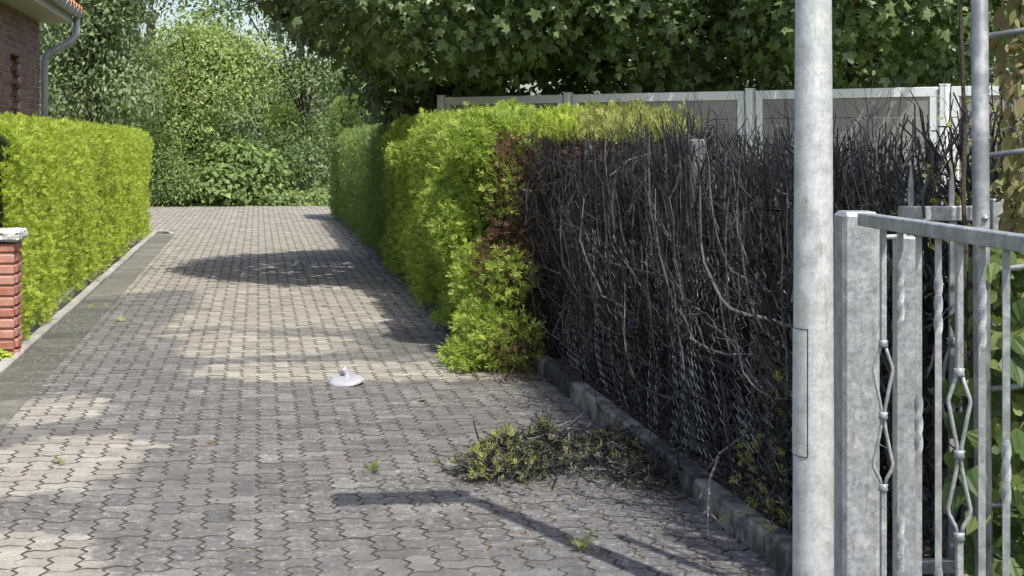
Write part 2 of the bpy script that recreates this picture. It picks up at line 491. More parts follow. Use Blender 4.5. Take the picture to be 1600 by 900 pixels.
def outline(iw, ih):
    pts = []
    ss = (0.0, 0.28, 0.72)
    for i in range(iw):
        for s_ in ss: pts.append((A * (i + s_), tri(s_)))
    for j in range(ih):
        for s_ in ss: pts.append((A * iw + tri(s_), A * (j + s_)))
    for i in range(iw)[::-1]:
        for s_ in ss: pts.append((A * (i + 1 - s_), A * ih + tri(1 - s_)))
    for j in range(ih)[::-1]:
        for s_ in ss: pts.append((tri(1 - s_), A * (j + 1 - s_)))
    P = np.array(pts) - np.array((A * iw / 2, A * ih / 2))
    return P


def stone_template(iw, ih):
    P = outline(iw, ih)
    hw, hh = A * iw / 2, A * ih / 2
    top = P * np.array(((hw - 0.0070) / hw, (hh - 0.0045) / hh))
    low = P * np.array(((hw - 0.0050) / hw, (hh - 0.0025) / hh))
    n = len(P)

    def sh(Q, z):
        return np.stack((Q[:, 0], Q[:, 1] + SHEAR * Q[:, 0], np.full(n, z)), 1)
    V = np.concatenate((sh(top, 0.0), sh(low, -0.014)))
    V = wN(V)
    k = np.arange(n); k2 = (k + 1) % n
    return V, [[tuple(range(n))], np.stack((n + k, n + k2, k2, k), 1)]


TH, TV_ = stone_template(2, 1), stone_template(1, 2)


def dirty_sides(me):
    # joint dirt clings to the sides of the stones; the many-cornered face is the top
    me.materials.append(M['joint'])
    tot = np.empty(len(me.polygons), np.int32); me.polygons.foreach_get('loop_total', tot)
    me.polygons.foreach_set('material_index', (tot == 4).astype(np.int32))
    return me


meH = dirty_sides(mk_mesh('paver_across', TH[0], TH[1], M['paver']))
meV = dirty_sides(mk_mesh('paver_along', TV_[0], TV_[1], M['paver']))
cent = []
for i in range(-76, 30):
    for j in range(-60, 460):
        m4 = (i - j) % 4
        if m4 == 0: c = ((i + 1) * A, (j + 0.5) * A, 0)
        elif m4 == 3: c = ((i + 0.5) * A, (j + 1) * A, 1)
        else: continue
        u, v = c[0], c[1] + SHEAR * c[0]
        if v < 4.6 or v > 42.3 - 0.09 * u * 0: continue
        if -1.62 < u < 2.13 or (v > 30.6 and -8.6 < u < 3.0):
            cent.append((u, v, c[2]))
cent = np.array(cent)
WC = wN(np.stack((cent[:, 0], cent[:, 1], np.zeros(len(cent))), 1))
px = 800 + WC[:, 0] / WC[:, 1] * 2400; py = 220 + 4200 / WC[:, 1]
vis = (px > -10) & (px < 1215) & (py < 905)
order = np.argsort(np.where(vis, WC[:, 1], 1e9))
single = set(order[:300].tolist())
jz = R.normal(0, 0.0012, len(cent))
for k in order[:300]:
    o = bpy.data.objects.new('paver', meV if cent[k, 2] else meH)
    o.location = (WC[k, 0], WC[k, 1], jz[k]); o.rotation_euler = (R.normal(0, .004), R.normal(0, .004), R.normal(0, .004))
    link(o, road)
b = MB()
rest = np.array([k for k in range(len(cent)) if k not in single])
for t, T in ((0, TH), (1, TV_)):
    sel = rest[cent[rest, 2] == t]
    n = len(sel)
    Mx = np.broadcast_to(np.eye(3), (n, 3, 3)).copy()
    Mx[:, 0, 2] = R.normal(0, .004, n); Mx[:, 1, 2] = R.normal(0, .004, n)
    T3 = WC[sel].copy(); T3[:, 2] = jz[sel]
    b.inst(T[0], T[1], Mx, T3)
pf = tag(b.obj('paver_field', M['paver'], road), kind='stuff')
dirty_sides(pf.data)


def stones(parent, name, u0, u1, z0, z1, v0, v1, L, mat, gap=0.006, bev=0.008, jit=0.004, skip=None):
    """row of cast concrete pieces along the road"""
    b = MB(); b.box((0, 0, 0), (u1 - u0, L - gap, z1 - z0), 0, bev)
    me = b.mesh(name, mat)
    v = v0
    while v < v1:
        o = ob(name, me, parent, w((u0 + u1) / 2 + R.normal(0, jit), v + L / 2, (z0 + z1) / 2 + R.normal(0, jit)), ROADROT + R.normal(0, jit / L))
        v += L


g = tag(empty('gutter'), kind='structure')
stones(g, 'gutter_slab', -1.885, -1.53, -0.08, 0.006, 4, 29.4, 0.5, M['gutter'], 0.008, 0.006, 0.0015)
kl = tag(empty('kerb_left'), kind='structure')
stones(kl, 'kerb_stone', -1.985, -1.885, -0.1, 0.045, 4, 29.4, 1.0, M['kerb'], 0.01, 0.015, 0.003)
stones(kl, 'edging_stone', -2.07, -2.01, -0.1, 0.12, 13.5, 29.4, 1.0, M['edge_dark'], 0.012, 0.01, 0.004)
for k in range(6):                                   # rounded kerb where the side road turns off
    a = k / 5 * math.pi / 2 + 0.12
    b = MB(); b.box((0, 0, 0), (0.1, 0.30, 0.12), 0, 0.012)
    b.obj('kerb_stone', M['kerb'], kl, False, w(-2.55 + 0.95 * math.cos(a), 29.5 + 0.95 * math.sin(a) - 0.1, -0.02), ROADROT + a)
kr = tag(empty('kerb_right'), kind='structure')
stones(kr, 'kerb_stone', 2.09, 2.19, -0.1, 0.125, 4.2, 12.2, 1.0, M['kerb_soot'], 0.012, 0.015, 0.006)
stones(kr, 'kerb_stone', 2.09, 2.19, -0.1, 0.105, 12.2, 34.5, 1.0, M['edge_dark'], 0.012, 0.012, 0.004)

# soil strip behind the right kerb (uneven) and lawn behind the hedge
def relief(name, u0, u1, v0, v1, nu, nv, zf, mat, parent=None):
    U, V = np.meshgrid(np.linspace(u0, u1, nu), np.linspace(v0, v1, nv), indexing='ij')
    P = wN(np.stack((U, V, zf(U, V)), -1).reshape(-1, 3))
    i, j = np.meshgrid(np.arange(nu - 1), np.arange(nv - 1), indexing='ij')
    q = (i * nv + j).ravel()
    return ob(name, mk_mesh(name, P, [np.stack((q, q + nv, q + nv + 1, q + 1), 1)], mat, True), parent)


n1, n2 = Noise2(3, 6.0), Noise2(5, 25.0)
soilz = lambda U, V: 0.075 + 0.02 * n1(U, V) + 0.008 * n2(U, V) + np.clip((U - 2.4) * 0.06, 0, 0.06)
tag(relief('soil_bed', 2.18, 3.3, 3.4, 35.5, 24, 500, soilz, M['soil']), kind='structure')
tag(relief('lawn', 3.29, 16, 2.5, 60, 8, 20, lambda U, V: 0.14 + 0 * U, M['lawn']), kind='structure')
b = MB()
n = 16000
gx = R.uniform(2.2, 6.0, n); gy = R.uniform(7.5, 17.5, n)
base = np.stack((gx, gy, np.full(n, 0.13)), 1)
ax = np.stack((R.normal(0, .35, n), R.normal(0, .35, n), np.ones(n)), 1)
tv = np.array([(-0.06, 0, 0), (0.06, 0, 0), (0.03, 0.6, 0.06), (0, 1, 0.2), (-0.03, 0.6, 0.06)]); tp = [[(0, 1, 2, 3, 4)]]
b.inst(tv, tp, frames(ax) * R.uniform(.05, .10, n)[:, None, None], base)
tag(b.obj('grass', M['grass']), 'short sunlit lawn grass behind the burnt hedge', 'grass', kind='stuff')

# ------------------------------------------------------------------ foliage templates
def spray(seed):
    g_ = np.random.default_rng(seed)
    V = []; F = []

    def finger(p, d_, L, wd):
        d_ = np.array(d_) / np.linalg.norm(d_); s_ = np.array((-d_[1], d_[0]))
        z = -0.25 * (p[0] ** 2) ; i = len(V)
        zz = lambda q: -0.35 * q[0] ** 2 + 0.25 * (q[1] ** 2) * 0.4 + g_.normal(0, .02)
        for q in (p, p + d_ * L * .5 + s_ * wd, p + d_ * L, p + d_ * L * .5 - s_ * wd):
            V.append((q[0], q[1], zz(q)))
        F.append((i, i + 1, i + 2, i + 3))
    finger(np.array((0., 0.)), (0.03, 1), 1.0, 0.05)
    for k, y in enumerate((0.14, 0.34, 0.56)):
        for sg in (-1, 1):
            if g_.random() < 0.12: continue
            finger(np.array((0., y + 0.06 * (sg > 0))), (sg * g_.uniform(.7, 1.0), g_.uniform(.7, 1.1)), (0.62 - 0.5 * y) * g_.uniform(.8, 1.2), 0.055)
    return np.array(V), [np.array(F)]


SPR = [spray(s_) for s_ in (1, 2, 3)]


def add_sprays(b, P, nrmls, size, up=0.7, jit=0.5):
    n = len(P)
    ax = nrm(nrmls) * 0.75 + np.array((0, 0, up)) + R.normal(0, jit, (n, 3))
    Fm = frames(ax) * (np.asarray(size) * R.uniform(.7, 1.3, n))[:, None, None]
    ch = R.integers(0, 3, n)
    for c in range(3):
        s_ = ch == c
        if s_.any(): b.inst(SPR[c][0], SPR[c][1], Fm[s_], P[s_])


def leaf_star(lobes=5):
    if lobes == 5:
        pts = [(0, 0), (0.20, -0.04), (0.46, -0.10), (0.36, 0.12), (0.50, 0.24), (0.70, 0.48), (0.40, 0.46), (0.23, 0.47), (0.27, 0.66), (0, 1.0)]
    elif lobes == 3:
        pts = [(0, 0), (0.22, -0.12), (0.46, 0.10), (0.42, 0.38), (0.24, 0.62), (0, 1.0)]
    else:
        pts = [(0, 0), (0.2, 0.3), (0.2, 0.6), (0, 1.0)]
    R_ = pts; L_ = [(-x, y) for x, y in pts[1:-1]][::-1]
    full = R_ + L_
    V = np.array([(x, y, -0.28 * abs(x) - 0.22 * y * y) for x, y in full])
    n = len(pts)
    # two halves folded on the midrib
    tip = n - 1
    right = tuple(range(0, n)); left = (0, tip) + tuple(range(n, len(full)))
    if len(left) == len(right): return V, [np.array([right, left])]
    return V, [np.array([right]), np.array([left])]


def add_leaves(b, P, nrml, size, tmpl, droop=0.6, jit=0.5):
    """leaf blades facing nrml, tips pointing down/out"""
    n = len(P)
    nz = nrm(nrm(nrml) + R.normal(0, jit, (n, 3)))
    tip = nrm(np.array((0, 0, -droop)) + R.normal(0, .55, (n, 3)) + 0.25 * nz)
    tip = nrm(tip - (tip * nz).sum(-1, keepdims=True) * nz)
    x = np.cross(tip, nz)
    Fm = np.stack((x, tip, nz), 1) * (np.asarray(size) * R.uniform(.5, 1.25, n))[:, None, None]
    b.inst(tmpl[0], tmpl[1], Fm, P)


# ------------------------------------------------------------------ clipped hedges
def hedge_pts(n, u_face, u_back, v0, v1, h, side, seed, lump=0.05, top=0.25, ends=(0.0, 0.0), z0=0.06, dens_near=True, lf=2.2):
    """points + outward normals on a hedge body. side=+1: visible face looks to +u"""
    g_ = Noise2(seed, lf); g2 = Noise2(seed + 1, 7.0)
    L = v1 - v0; th = abs(u_face - u_back)
    areas = np.array([L * h, L * th * (top / 0.25), th * h * ends[0], th * h * ends[1]])
    cnt = R.multinomial(n, areas / areas.sum())
    P = []; N_ = []
    # face
    t = R.random(cnt[0]); v = v0 + L * (t ** 1.35 if dens_near else t); z = z0 + (h - z0) * R.random(cnt[0])
    off = lump * (g_(v, z) + 0.5 * g2(v, z)) + R.normal(0, .038, cnt[0])
    rnd = np.clip((z - h + 0.18) / 0.18, 0, 1) ** 2 * 0.09
    P.append(np.stack((u_face + side * (off - rnd), v, z), 1)); N_.append(np.tile((side, 0, 0.15), (cnt[0], 1)))
    t = R.random(cnt[1]); v = v0 + L * (t ** 1.35 if dens_near else t); u = R.uniform(min(u_face, u_back), max(u_face, u_back), cnt[1])
    P.append(np.stack((u, v, h + lump * 0.8 * g_(v, u * 2) + R.normal(0, .025, cnt[1])), 1)); N_.append(np.tile((0.1 * side, 0, 1.0), (cnt[1], 1)))
    for e, (vv, sg) in enumerate(((v0, -1), (v1, 1))):
        c = cnt[2 + e]
        u = R.uniform(min(u_face, u_back), max(u_face, u_back), c); z = R.uniform(z0, h, c)
        P.append(np.stack((u, vv + sg * (lump * g_(u * 3, z) + R.normal(0, .03, c)), z), 1)); N_.append(np.tile((0, sg, 0.15), (c, 1)))
    P = np.concatenate(P); N_ = np.concatenate(N_)
    return wN(P), wN(N_)


def core(name, u0, u1, v0, v1, h, parent, inset=0.11):  # solid box added inside the sprays to block light through the hedge
    b = MB()
    b.box(((u0 + u1) / 2, (v0 + v1) / 2, (h - inset) / 2 + 0.02), (abs(u1 - u0) - 2 * inset, v1 - v0 - 2 * inset, h - inset), 0, 0.03)
    b.v = [wN(b.v[0])]
    return b.obj(name, M['hedge_core'], parent)


def stems(parent, u, v0, v1, step, h, mat):
    for v in np.arange(v0, v1, step):
        b = MB(); x = w(u + R.normal(0, .05), v, 0)
        b.tube([(x[0], x[1], -0.05), (x[0] + .02, x[1], h * .3), (x[0], x[1] + .02, h * .6)], [.035, .03, .02], 6)
        b.obj('stem', mat, parent)


hl = tag(empty('thuja_hedge', w(-2.4, 20, 0)), 'bright yellow-green clipped hedge on the left, beside the brick house', 'hedge', 'clipped green hedges along the paved lane')
inv = Vector(w(-2.4, 20, 0))


def at(e, o):
    """keep a part's world coordinates under an offset parent"""
    o.location = Vector(o.location) - Vector(e.location)
    return o


b = MB()
P, N_ = hedge_pts(44000, -2.05, -2.75, 13.35, 29.7, 1.86, 1, 21, 0.055, 0.4, (0.3, 1.0))
add_sprays(b, P, N_, 0.066, .6, .7)
P, N_ = hedge_pts(3200, -2.42, -3.0, 11.0, 13.4, 1.85, 1, 25, 0.05, 0.3, (0, 0))
add_sprays(b, P, N_, 0.066, .6, .7)
# rough shoots standing up along the top
n = 1800
P = wN(np.stack((R.uniform(-2.75, -2.1, n), R.uniform(11.5, 29.6, n), 1.88 + R.random(n) ** 2 * 0.06), 1))
add_sprays(b, P, np.tile((0, 0, 1.0), (n, 1)), 0.085, 1.0, 0.3)
at(hl, b.obj('foliage', M['thuja'], hl))
at(hl, core('light_blocking_core', -2.75, -2.05, 13.35, 29.7, 1.86, hl))
at(hl, core('light_blocking_core', -3.0, -2.42, 11.0, 13.6, 1.84, hl))

hr = tag(empty('thuja_hedge', w(2.1, 16, 0)), 'lush green bushy hedge on the right, ending ragged beside the charred stems', 'hedge', 'clipped green hedges along the paved lane')
b = MB()
P, N_ = hedge_pts(28000, 1.76, 2.55, 12.75, 20.4, 1.90, -1, 31, 0.11, 0.4, (1.6, 0.6), 0.1, True, 4.2)
add_sprays(b, P, N_, 0.08, 0.45, 0.65)
n = 900
P = wN(np.stack((R.uniform(1.75, 2.55, n), R.uniform(12.6, 20.3, n), 1.90 + R.random(n) ** 2 * 0.09), 1))
add_sprays(b, P, np.tile((0, 0, 1.0), (n, 1)), 0.09, 1.0, 0.3)
# tufts that stick out of the side and hang at the ragged end
for (u, v, z, ru, rv, rz, k) in ((1.62, 17.4, 1.55, .16, .3, .2, 520), (1.66, 14.6, 1.1, .16, .25, .28, 520), (1.62, 12.9, 1.0, .17, .25, .32, 800), (1.74, 12.7, 1.72, .2, .22, .2, 600), (1.66, 15.9, .7, .14, .2, .3, 380),
                                 (1.60, 11.75, .10, .20, .40, .10, 480), (1.72, 11.9, .28, .2, .35, .22, 520), (1.85, 11.5, .22, .26, .2, .24, 380), (1.72, 12.4, .6, .14, .35, .32, 560), (1.92, 11.8, .7, .18, .2, .22, 230), (1.7, 13.3, 1.5, .12, .3, .2, 400), (1.98, 12.5, 1.35, .16, .2, .3, 260)):
    q = nrm(R.normal(size=(k, 3))); P = np.array((u, v, z)) + q * np.array((ru, rv, rz)) * (R.random((k, 1)) ** .35)
    P[:, 2] = np.maximum(P[:, 2], 0.02)
    add_sprays(b, wN(P), wN(q + np.array((-.4, -.3, 0))), 0.085, 0.1, 0.6)
at(hr, b.obj('foliage', M['thuja_b'], hr))
b = MB()
for (u, v, z, ru, rv, rz, k) in ((2.02, 12.5, 1.2, .16, .2, .45, 480), (2.1, 12.0, .65, .2, .3, .4, 420), (1.85, 12.0, .8, .18, .2, .3, 240), (2.05, 12.5, 1.65, .16, .16, .18, 160), (1.9, 11.5, .2, .25, .3, .18, 260)):
    q = nrm(R.normal(size=(k, 3))); P = np.array((u, v, z)) + q * np.array((ru, rv, rz)) * (R.random((k, 1)) ** .4)
    add_sprays(b, wN(P), wN(q + np.array((-.4, -.3, 0))), 0.07, 0.1, 0.8)
tag(at(hr, b.obj('scorched_foliage', M['thuja_dead'], hr)), 'reddish-brown scorched foliage at the ragged end')
at(hr, core('light_blocking_core', 1.78, 2.53, 12.8, 20.4, 1.9, hr, 0.16))

hf = tag(empty('thuja_hedge', w(2.1, 27, 0)), 'smooth dark green shaded hedge farther down the lane on the right', 'hedge', 'clipped green hedges along the paved lane')
b = MB()
P, N_ = hedge_pts(14000, 1.80, 2.5, 20.3, 33.4, 1.88, -1, 41, 0.04, 0.4, (0.6, 0.2))
add_sprays(b, P, N_, 0.10, 0.7, 0.4)
at(hf, b.obj('foliage', M['thuja_far'], hf))
at(hf, core('light_blocking_core', 1.80, 2.5, 20.3, 33.4, 1.88, hf))
hc = tag(empty('thuja_hedge', w(2.0, 34.3, 0)), 'tall narrow olive hedge block at the far end of the right side', 'hedge', 'clipped green hedges along the paved lane')
b = MB()
P, N_ = hedge_pts(5200, 1.72, 2.3, 33.4, 35.2, 2.6, -1, 45, 0.03, 0.4, (1, 1))
add_sprays(b, P, N_, 0.11, 0.7, 0.4)
at(hc, b.obj('foliage', M['thuja_far'], hc))
at(hc, core('light_blocking_core', 1.72, 2.3, 33.4, 35.2, 2.6, hc))

# ------------------------------------------------------------------ burnt hedge plants
def arc_branches(n, base, zlo, zhi, reach, rise, steps=9, bias=None, seed_r=(0.004, 0.011), cap=1.8, wb=.013, U=False):
    """stems leaving a trunk sideways and turning upward"""
    az = R.uniform(0, 2 * math.pi, n)
    dr = np.stack((np.cos(az), np.sin(az)), 1)
    if bias is not None: dr = nrm(dr + np.array(bias))
    z0 = R.uniform(zlo, zhi, n)
    r = R.uniform(*reach, n); h = np.minimum(R.uniform(*rise, n), cap + R.uniform(-.12, .1, n) - z0)
    t = np.linspace(0, 1, steps)[None]
    s_ = np.sin(t * math.pi / 2 * 0.97)
    dip = -0.05 * np.sin(t * math.pi) * R.uniform(-.4, 1.0, (n, 1))
    hor = r[:, None] * ((1 - (1 - t) ** 2.3) if U else s_)
    P = np.zeros((n, steps, 3))
    wob = np.cumsum(R.normal(0, wb, (n, steps, 3)), 1)
    P[..., 0] = base[0] + dr[:, :1] * hor; P[..., 1] = base[1] + dr[:, 1:] * hor
    P[..., 2] = base[2] + z0[:, None] + h[:, None] * (t ** 2.3 if U else (1 - np.cos(t * math.pi / 2)) ** 0.9) + dip * (2 if U else 1)
    P += wob - wob[:, :1]
    rad = R.uniform(*seed_r, n)[:, None] * (1 - 0.72 * t)
    return P, rad


def twigs_from(P, rad, per, L=(0.08, 0.25), steps=4, up=0.8):
    n, Sg, _ = P.shape
    k = R.integers(0, n, per); s_ = R.integers(2, Sg, per)
    st = P[k, s_]
    d_ = nrm(R.normal(0, .55, (per, 3)) + np.array((0, 0, up)))
    ln = R.uniform(*L, per)
    t = np.linspace(0, 1, steps)
    Q = st[:, None] + d_[:, None] * (ln[:, None] * t[None])[..., None]
    Q += np.cumsum(R.normal(0, .010, Q.shape), 1) * (t > 0)[None, :, None]
    Q[..., 2] += (ln[:, None] * t[None] ** 2) * 0.25
    rr = np.maximum(rad[k, s_] * 0.55, 0.0016)[:, None] * (1 - 0.6 * t)[None]
    return Q, rr


plants = []
vv = 12.6
i = 0
while vv > 5.9:
    plants.append((2.52 + R.normal(0, .04), vv)); vv -= 0.40 + R.uniform(-.05, .05)
extra = [(2.62, 5.62), (2.92, 5.75), (3.2, 5.9), (3.5, 6.05)]          # where the row turns behind the gates
GREEN_TOP = 9.8
ORD = ['nearest the green hedge', 'second from the green hedge', 'third from the green hedge', 'fourth from the green hedge', 'fifth from the green hedge', 'sixth from the green hedge', 'seventh from the green hedge',
       'eighth from the green hedge', 'ninth from the green hedge', 'tenth from the green hedge', 'eleventh from the green hedge', 'twelfth from the green hedge', 'thirteenth from the green hedge', 'fourteenth from the green hedge',
       'fifteenth from the green hedge', 'sixteenth from the green hedge', 'seventeenth from the green hedge', 'eighteenth from the green hedge']
EX = ['first bare charred bush right of the lamp post, behind the gate post', 'bare charred bush with a yellow-green sprig, behind the spear-topped gate', 'bare charred bush behind the two steel spear tips', 'bare charred bush farthest right, behind the tall trellis pole']
allp = plants + extra
for i, (u, v) in enumerate(allp):
    X = w(u, v, 0.06)
    e = empty('burnt_thuja', X)
    late = i >= len(plants)
    H = R.uniform(1.66, 1.86) if v < GREEN_TOP else R.uniform(1.62, 1.76)
    if v < 7.8: H = R.uniform(1.64, 1.80)
    if late: H = R.uniform(1.78, 1.98)
    lab = EX[i - len(plants)] if late else ('charred hedge bush with a singed green top, ' if v > GREEN_TOP + .1 else 'bare blackened hedge bush, ') + (ORD[i] if i < len(ORD) else 'beside the lamp post')
    tag(e, lab, 'burnt bush', 'burnt hedge bushes behind the wire mesh')
    # trunk, forked
    b = MB()
    for q in range(R.integers(2, 4)):
        nst = 8; t = np.linspace(0, 1, nst)
        lean = R.normal(0, .09, 2)
        pth = np.stack((lean[0] * t + np.cumsum(R.normal(0, .008, nst)), lean[1] * t + np.cumsum(R.normal(0, .008, nst)), -0.08 + (H * R.uniform(.75, 1.0)) * t), 1)
        pth[:, :2] += R.normal(0, .03, 2) if q else 0
        b.tube(pth, R.uniform(.022, .042) * (1 - .72 * t) + .004, 7)
    b.obj('trunk', M['charred'], e)
    b = MB()
    P, rad = arc_branches(64, (0, 0, 0), 0.25, H * 0.62, (0.10, 0.42), (0.45, 0.95), 9, w(-.25, 0.05)[:2], (.005, .0125), H)
    V, Q = tubes(P, rad, 5); b.add(V, [Q])
    if v < 9.5 and not late:                                   # long swept boughs on the nearer bushes
        bb = MB()
        P2, rad2 = arc_branches(21, (0, 0, 0), 0.3, 1.05, (0.3, 0.75), (0.5, 0.95), 13, w(-.6, 0.8)[:2], (.005, .0115), H, .012, True)
        V, Q = tubes(P2, rad2, 6); bb.add(V, [Q]); bb.obj('bough_mass', M['bough'], e)['kind'] = 'stuff'
        tw2, tr2 = twigs_from(P2, rad2, 60); V, Q = tubes(tw2, tr2, 4); b.add(V, [Q])
    b.obj('branch_mass', M['charred'], e)['kind'] = 'stuff'
    b = MB()
    tw, tr = twigs_from(P, rad, 420, (0.06, 0.26), 4); V, Q = tubes(tw, tr, 3); b.add(V, [Q])
    # fine upright twigs through the whole body
    k = 420 if late else 1000
    st = np.stack((R.normal(.03, .16, k), R.normal(0, .17, k), R.uniform(0.0, H * .85, k)), 1)
    t = np.linspace(0, 1, 5)
    ln = R.uniform(.10, .45, k); d_ = nrm(R.normal(0, .42, (k, 3)) + np.array((0, 0, 1.0)))
    Pt = st[:, None] + d_[:, None] * (ln[:, None] * t)[..., None] + np.cumsum(R.normal(0, .011, (k, 5, 3)), 1) * 1.35
    Pt[..., 2] = np.minimum(Pt[..., 2], H + .03 + R.uniform(-.14, .1, (k, 1)))
    rr = R.uniform(.003, .0095, k)[:, None] * (1 - .55 * t)
    V, Q = tubes(Pt, rr, 3); b.add(V, [Q])
    b.obj('twig_mass', M['charred'], e)['kind'] = 'stuff'
    if v > 11.2:
        b = MB(); k = 260
        st = np.stack((R.normal(-.12, .13, k), R.normal(0, .2, k), R.uniform(0.3, 1.7, k)), 1)
        d_ = nrm(R.normal(0, .6, (k, 3)) + np.array((-.5, -.2, .2))); ln = R.uniform(.1, .35, k)
        Pt = st[:, None] + d_[:, None] * (ln[:, None] * t)[..., None] + np.cumsum(R.normal(0, .013, (k, 5, 3)), 1)
        V, Q = tubes(Pt, R.uniform(.0018, .004, k)[:, None] * (1 - .6 * t), 3); b.add(V, [Q])
        b.obj('scorched_twigs', M['char_brown'], e)['kind'] = 'stuff'
    if v > GREEN_TOP + .1 and not late:
        f = max(0.0, min(1.0, (v - GREEN_TOP) / 2.6))
        k = int(420 + 350 * f); b = MB()
        P3 = np.stack((R.normal(.12, .16, k), R.uniform(-.25, .25, k), R.uniform(1.68, 1.82 + .05 * f + R.uniform(-.05, .05), k)), 1); P3[:, 2] += .035 * np.sin(P3[:, 1] * 13 + i)
        add_sprays(b, wN(P3), np.tile((-.2, -.2, .9), (k, 1)), 0.085, 0.8, 0.5)
        b.obj('foliage', M['thuja'] if f > .55 else (M['thuja_wilt'] if f > .12 else M['thuja_dead']), e)
        k = 110; b = MB()
        P3 = np.stack((R.normal(.05, .16, k), R.uniform(-.25, .25, k), R.uniform(1.5, 1.74, k)), 1)
        add_sprays(b, wN(P3), np.tile((-.2, -.2, .4), (k, 1)), 0.07, 0.4, 0.8)
        b.obj('scorched_foliage', M['thuja_dead'], e)
    elif late or (6.0 < v < 7.2):
        b = MB()
        if late:
            spots = {0: [(-.05, -.1, 1.4, .09, 60)], 1: [(-.1, -.12, 1.62, .10, 100), (-.02, -.12, 1.42, .12, 130), (.05, -.1, 1.3, .1, 60)], 2: [(.05, -.1, 1.3, .09, 60), (.0, -.1, 1.72, .05, 30)], 3: [(.0, -.12, 1.32, .16, 170)]}[i - len(plants)]
        else:
            spots = [(-.24, -.1, R.uniform(.3, .75), .07, 60), (-.28, .05, R.uniform(.1, .3), .09, 70)]
        for (a_, c_, z_, s_, k) in spots:
            P3 = np.array((a_, c_, z_)) + R.normal(0, s_, (k, 3)) * np.array((.8, .8, 1.2))
            add_sprays(b, wN(P3), np.tile((-.3, -.4, 0), (k, 1)), 0.055, 0.1, 0.8)
        b.obj('foliage', M['thuja_wilt'], e)

# single bent branch that reaches over the kerb
b = MB()
pth = [w(2.42, 7.05, .34), w(2.25, 6.95, .36), w(2.1, 6.83, .31), w(2.02, 6.72, .22), w(1.98, 6.62, .10), w(1.95, 6.52, .012)]
b.tube(pth, [.008, .008, .007, .006, .005, .002], 7)
for s0, dd in ((3, (-.06, -.02, -.10)), (4, (.05, -.05, -.05)), (2, (-.07, 0, -.09)), (4, (-.05, .02, -.04))):
    p0 = np.array(pth[s0]); b.tube([p0, p0 + np.array(dd) * .6, p0 + np.array(dd)], [.005, .004, .002], 5)
tag(b.obj('burnt_branch', M['ash_wood']), 'bent ash-grey dead branch drooping over the right kerb', 'branch')

# ------------------------------------------------------------------ chain link fence
cf = tag(empty('wire_fence', w(2.3, 9, 0)), 'sooty chain-link mesh fence in front of the charred hedge', 'fence')
pitch = 0.082
us = np.arange(5.4, 12.5, pitch * 1.0)
zz = np.arange(0.03, 1.12, 0.029)
ph = (np.arange(len(zz)) % 2) * 2 - 1
sag = Noise2(77, 1.6)
Vv = us[:, None] + ph[None] * pitch * .5 * R.uniform(.6, 1.1, (len(us), 1)) + R.normal(0, .011, (len(us), 1)) + R.normal(0, .008, (len(us), len(zz)))
Uu = 2.27 + 0.06 * sag(Vv, zz[None] * 2) + (np.arange(len(zz)) % 2)[None] * 0.004 - .05 * np.sin(zz[None] * 2.2)
cut = 1.15 + .12 * Noise2(78, 3.0)(us, us)
P = wN(np.stack((Uu, Vv, np.minimum(np.broadcast_to(zz[None] + 0.06, Vv.shape), 5)), -1))
V, Q = tubes(P, np.full(P.shape[:2], 0.0022), 3)
b = MB(); b.add(V, [Q])
o = at(cf, b.obj('wire_mesh', M['wire'], cf)); o['kind'] = 'stuff'
for v_ in (10.85, 8.1):
    b = MB(); x = w(2.36, v_, 0)
    b.box((x[0], x[1], .85), (.075, .075, 1.82), ROADROT, .01)
    at(cf, b.obj('post', M['conc_post'], cf))
for z_ in (0.62, 1.18):
    b = MB(); b.tube([w(2.31 + .01 * math.sin(q * 3), q, z_ + .012 * math.sin(q * 2)) for q in np.arange(5.4, 12.2, .4)], .0022, 4)
    at(cf, b.obj('tension_wire', M['wire'], cf))

# ------------------------------------------------------------------ white framed privacy fence
F0 = np.array((-0.908, 19.8)); F1 = np.array((4.48, 15.9)); FD = (F1 - F0)
fr = math.atan2(FD[1], FD[0])
wf = tag(empty('privacy_fence', (1.8, 17.8, 0)), 'white-framed privacy fence with grey boards behind the hedge', 'fence')
ts = [0.0, 0.295, 0.664, 1.0, 1.34, 1.68]
z0f, z1f = 0.18, 2.32


def fpt(t, z, off=0.0):
    p = F0 + FD * t + np.array((math.sin(fr), -math.cos(fr))) * off
    return (p[0], p[1], z)


Lf = np.linalg.norm(FD)
for t in ts:
    b = MB(); b.box(fpt(t, (z0f + z1f) / 2 - .05), (.085, .085, z1f - z0f + .11), fr, .006); b.box(fpt(t, z1f + .011), (.092, .092, .014), fr, .004)
    at(wf, b.obj('post', M['white'], wf))
for t0, t1 in zip(ts[:-1], ts[1:]):
    a0, a1 = t0 + .075 / Lf, t1 - .075 / Lf; Lp = (a1 - a0) * Lf; tm = (a0 + a1) / 2
    b = MB()
    for z_ in (z0f + .05, z1f - .06): b.box(fpt(tm, z_), (Lp, .045, .10), fr, .004)
    for q in (a0 + .04 / Lf, a1 - .04 / Lf): b.box(fpt(q, (z0f + z1f) / 2 - .005), (.08, .042, z1f - z0f - .21), fr, .004)
    at(wf, b.obj('panel_frame', M['white'], wf))
    nb = 9; hb = (z1f - z0f - .21) / nb
    for q in range(nb):
        b = MB(); b.box(fpt(tm, z0f + .10 + hb * (q + .5)), (Lp - .15, .02, hb - .006), fr, .003)
        at(wf, b.obj('board', M['grey_panel'], wf))

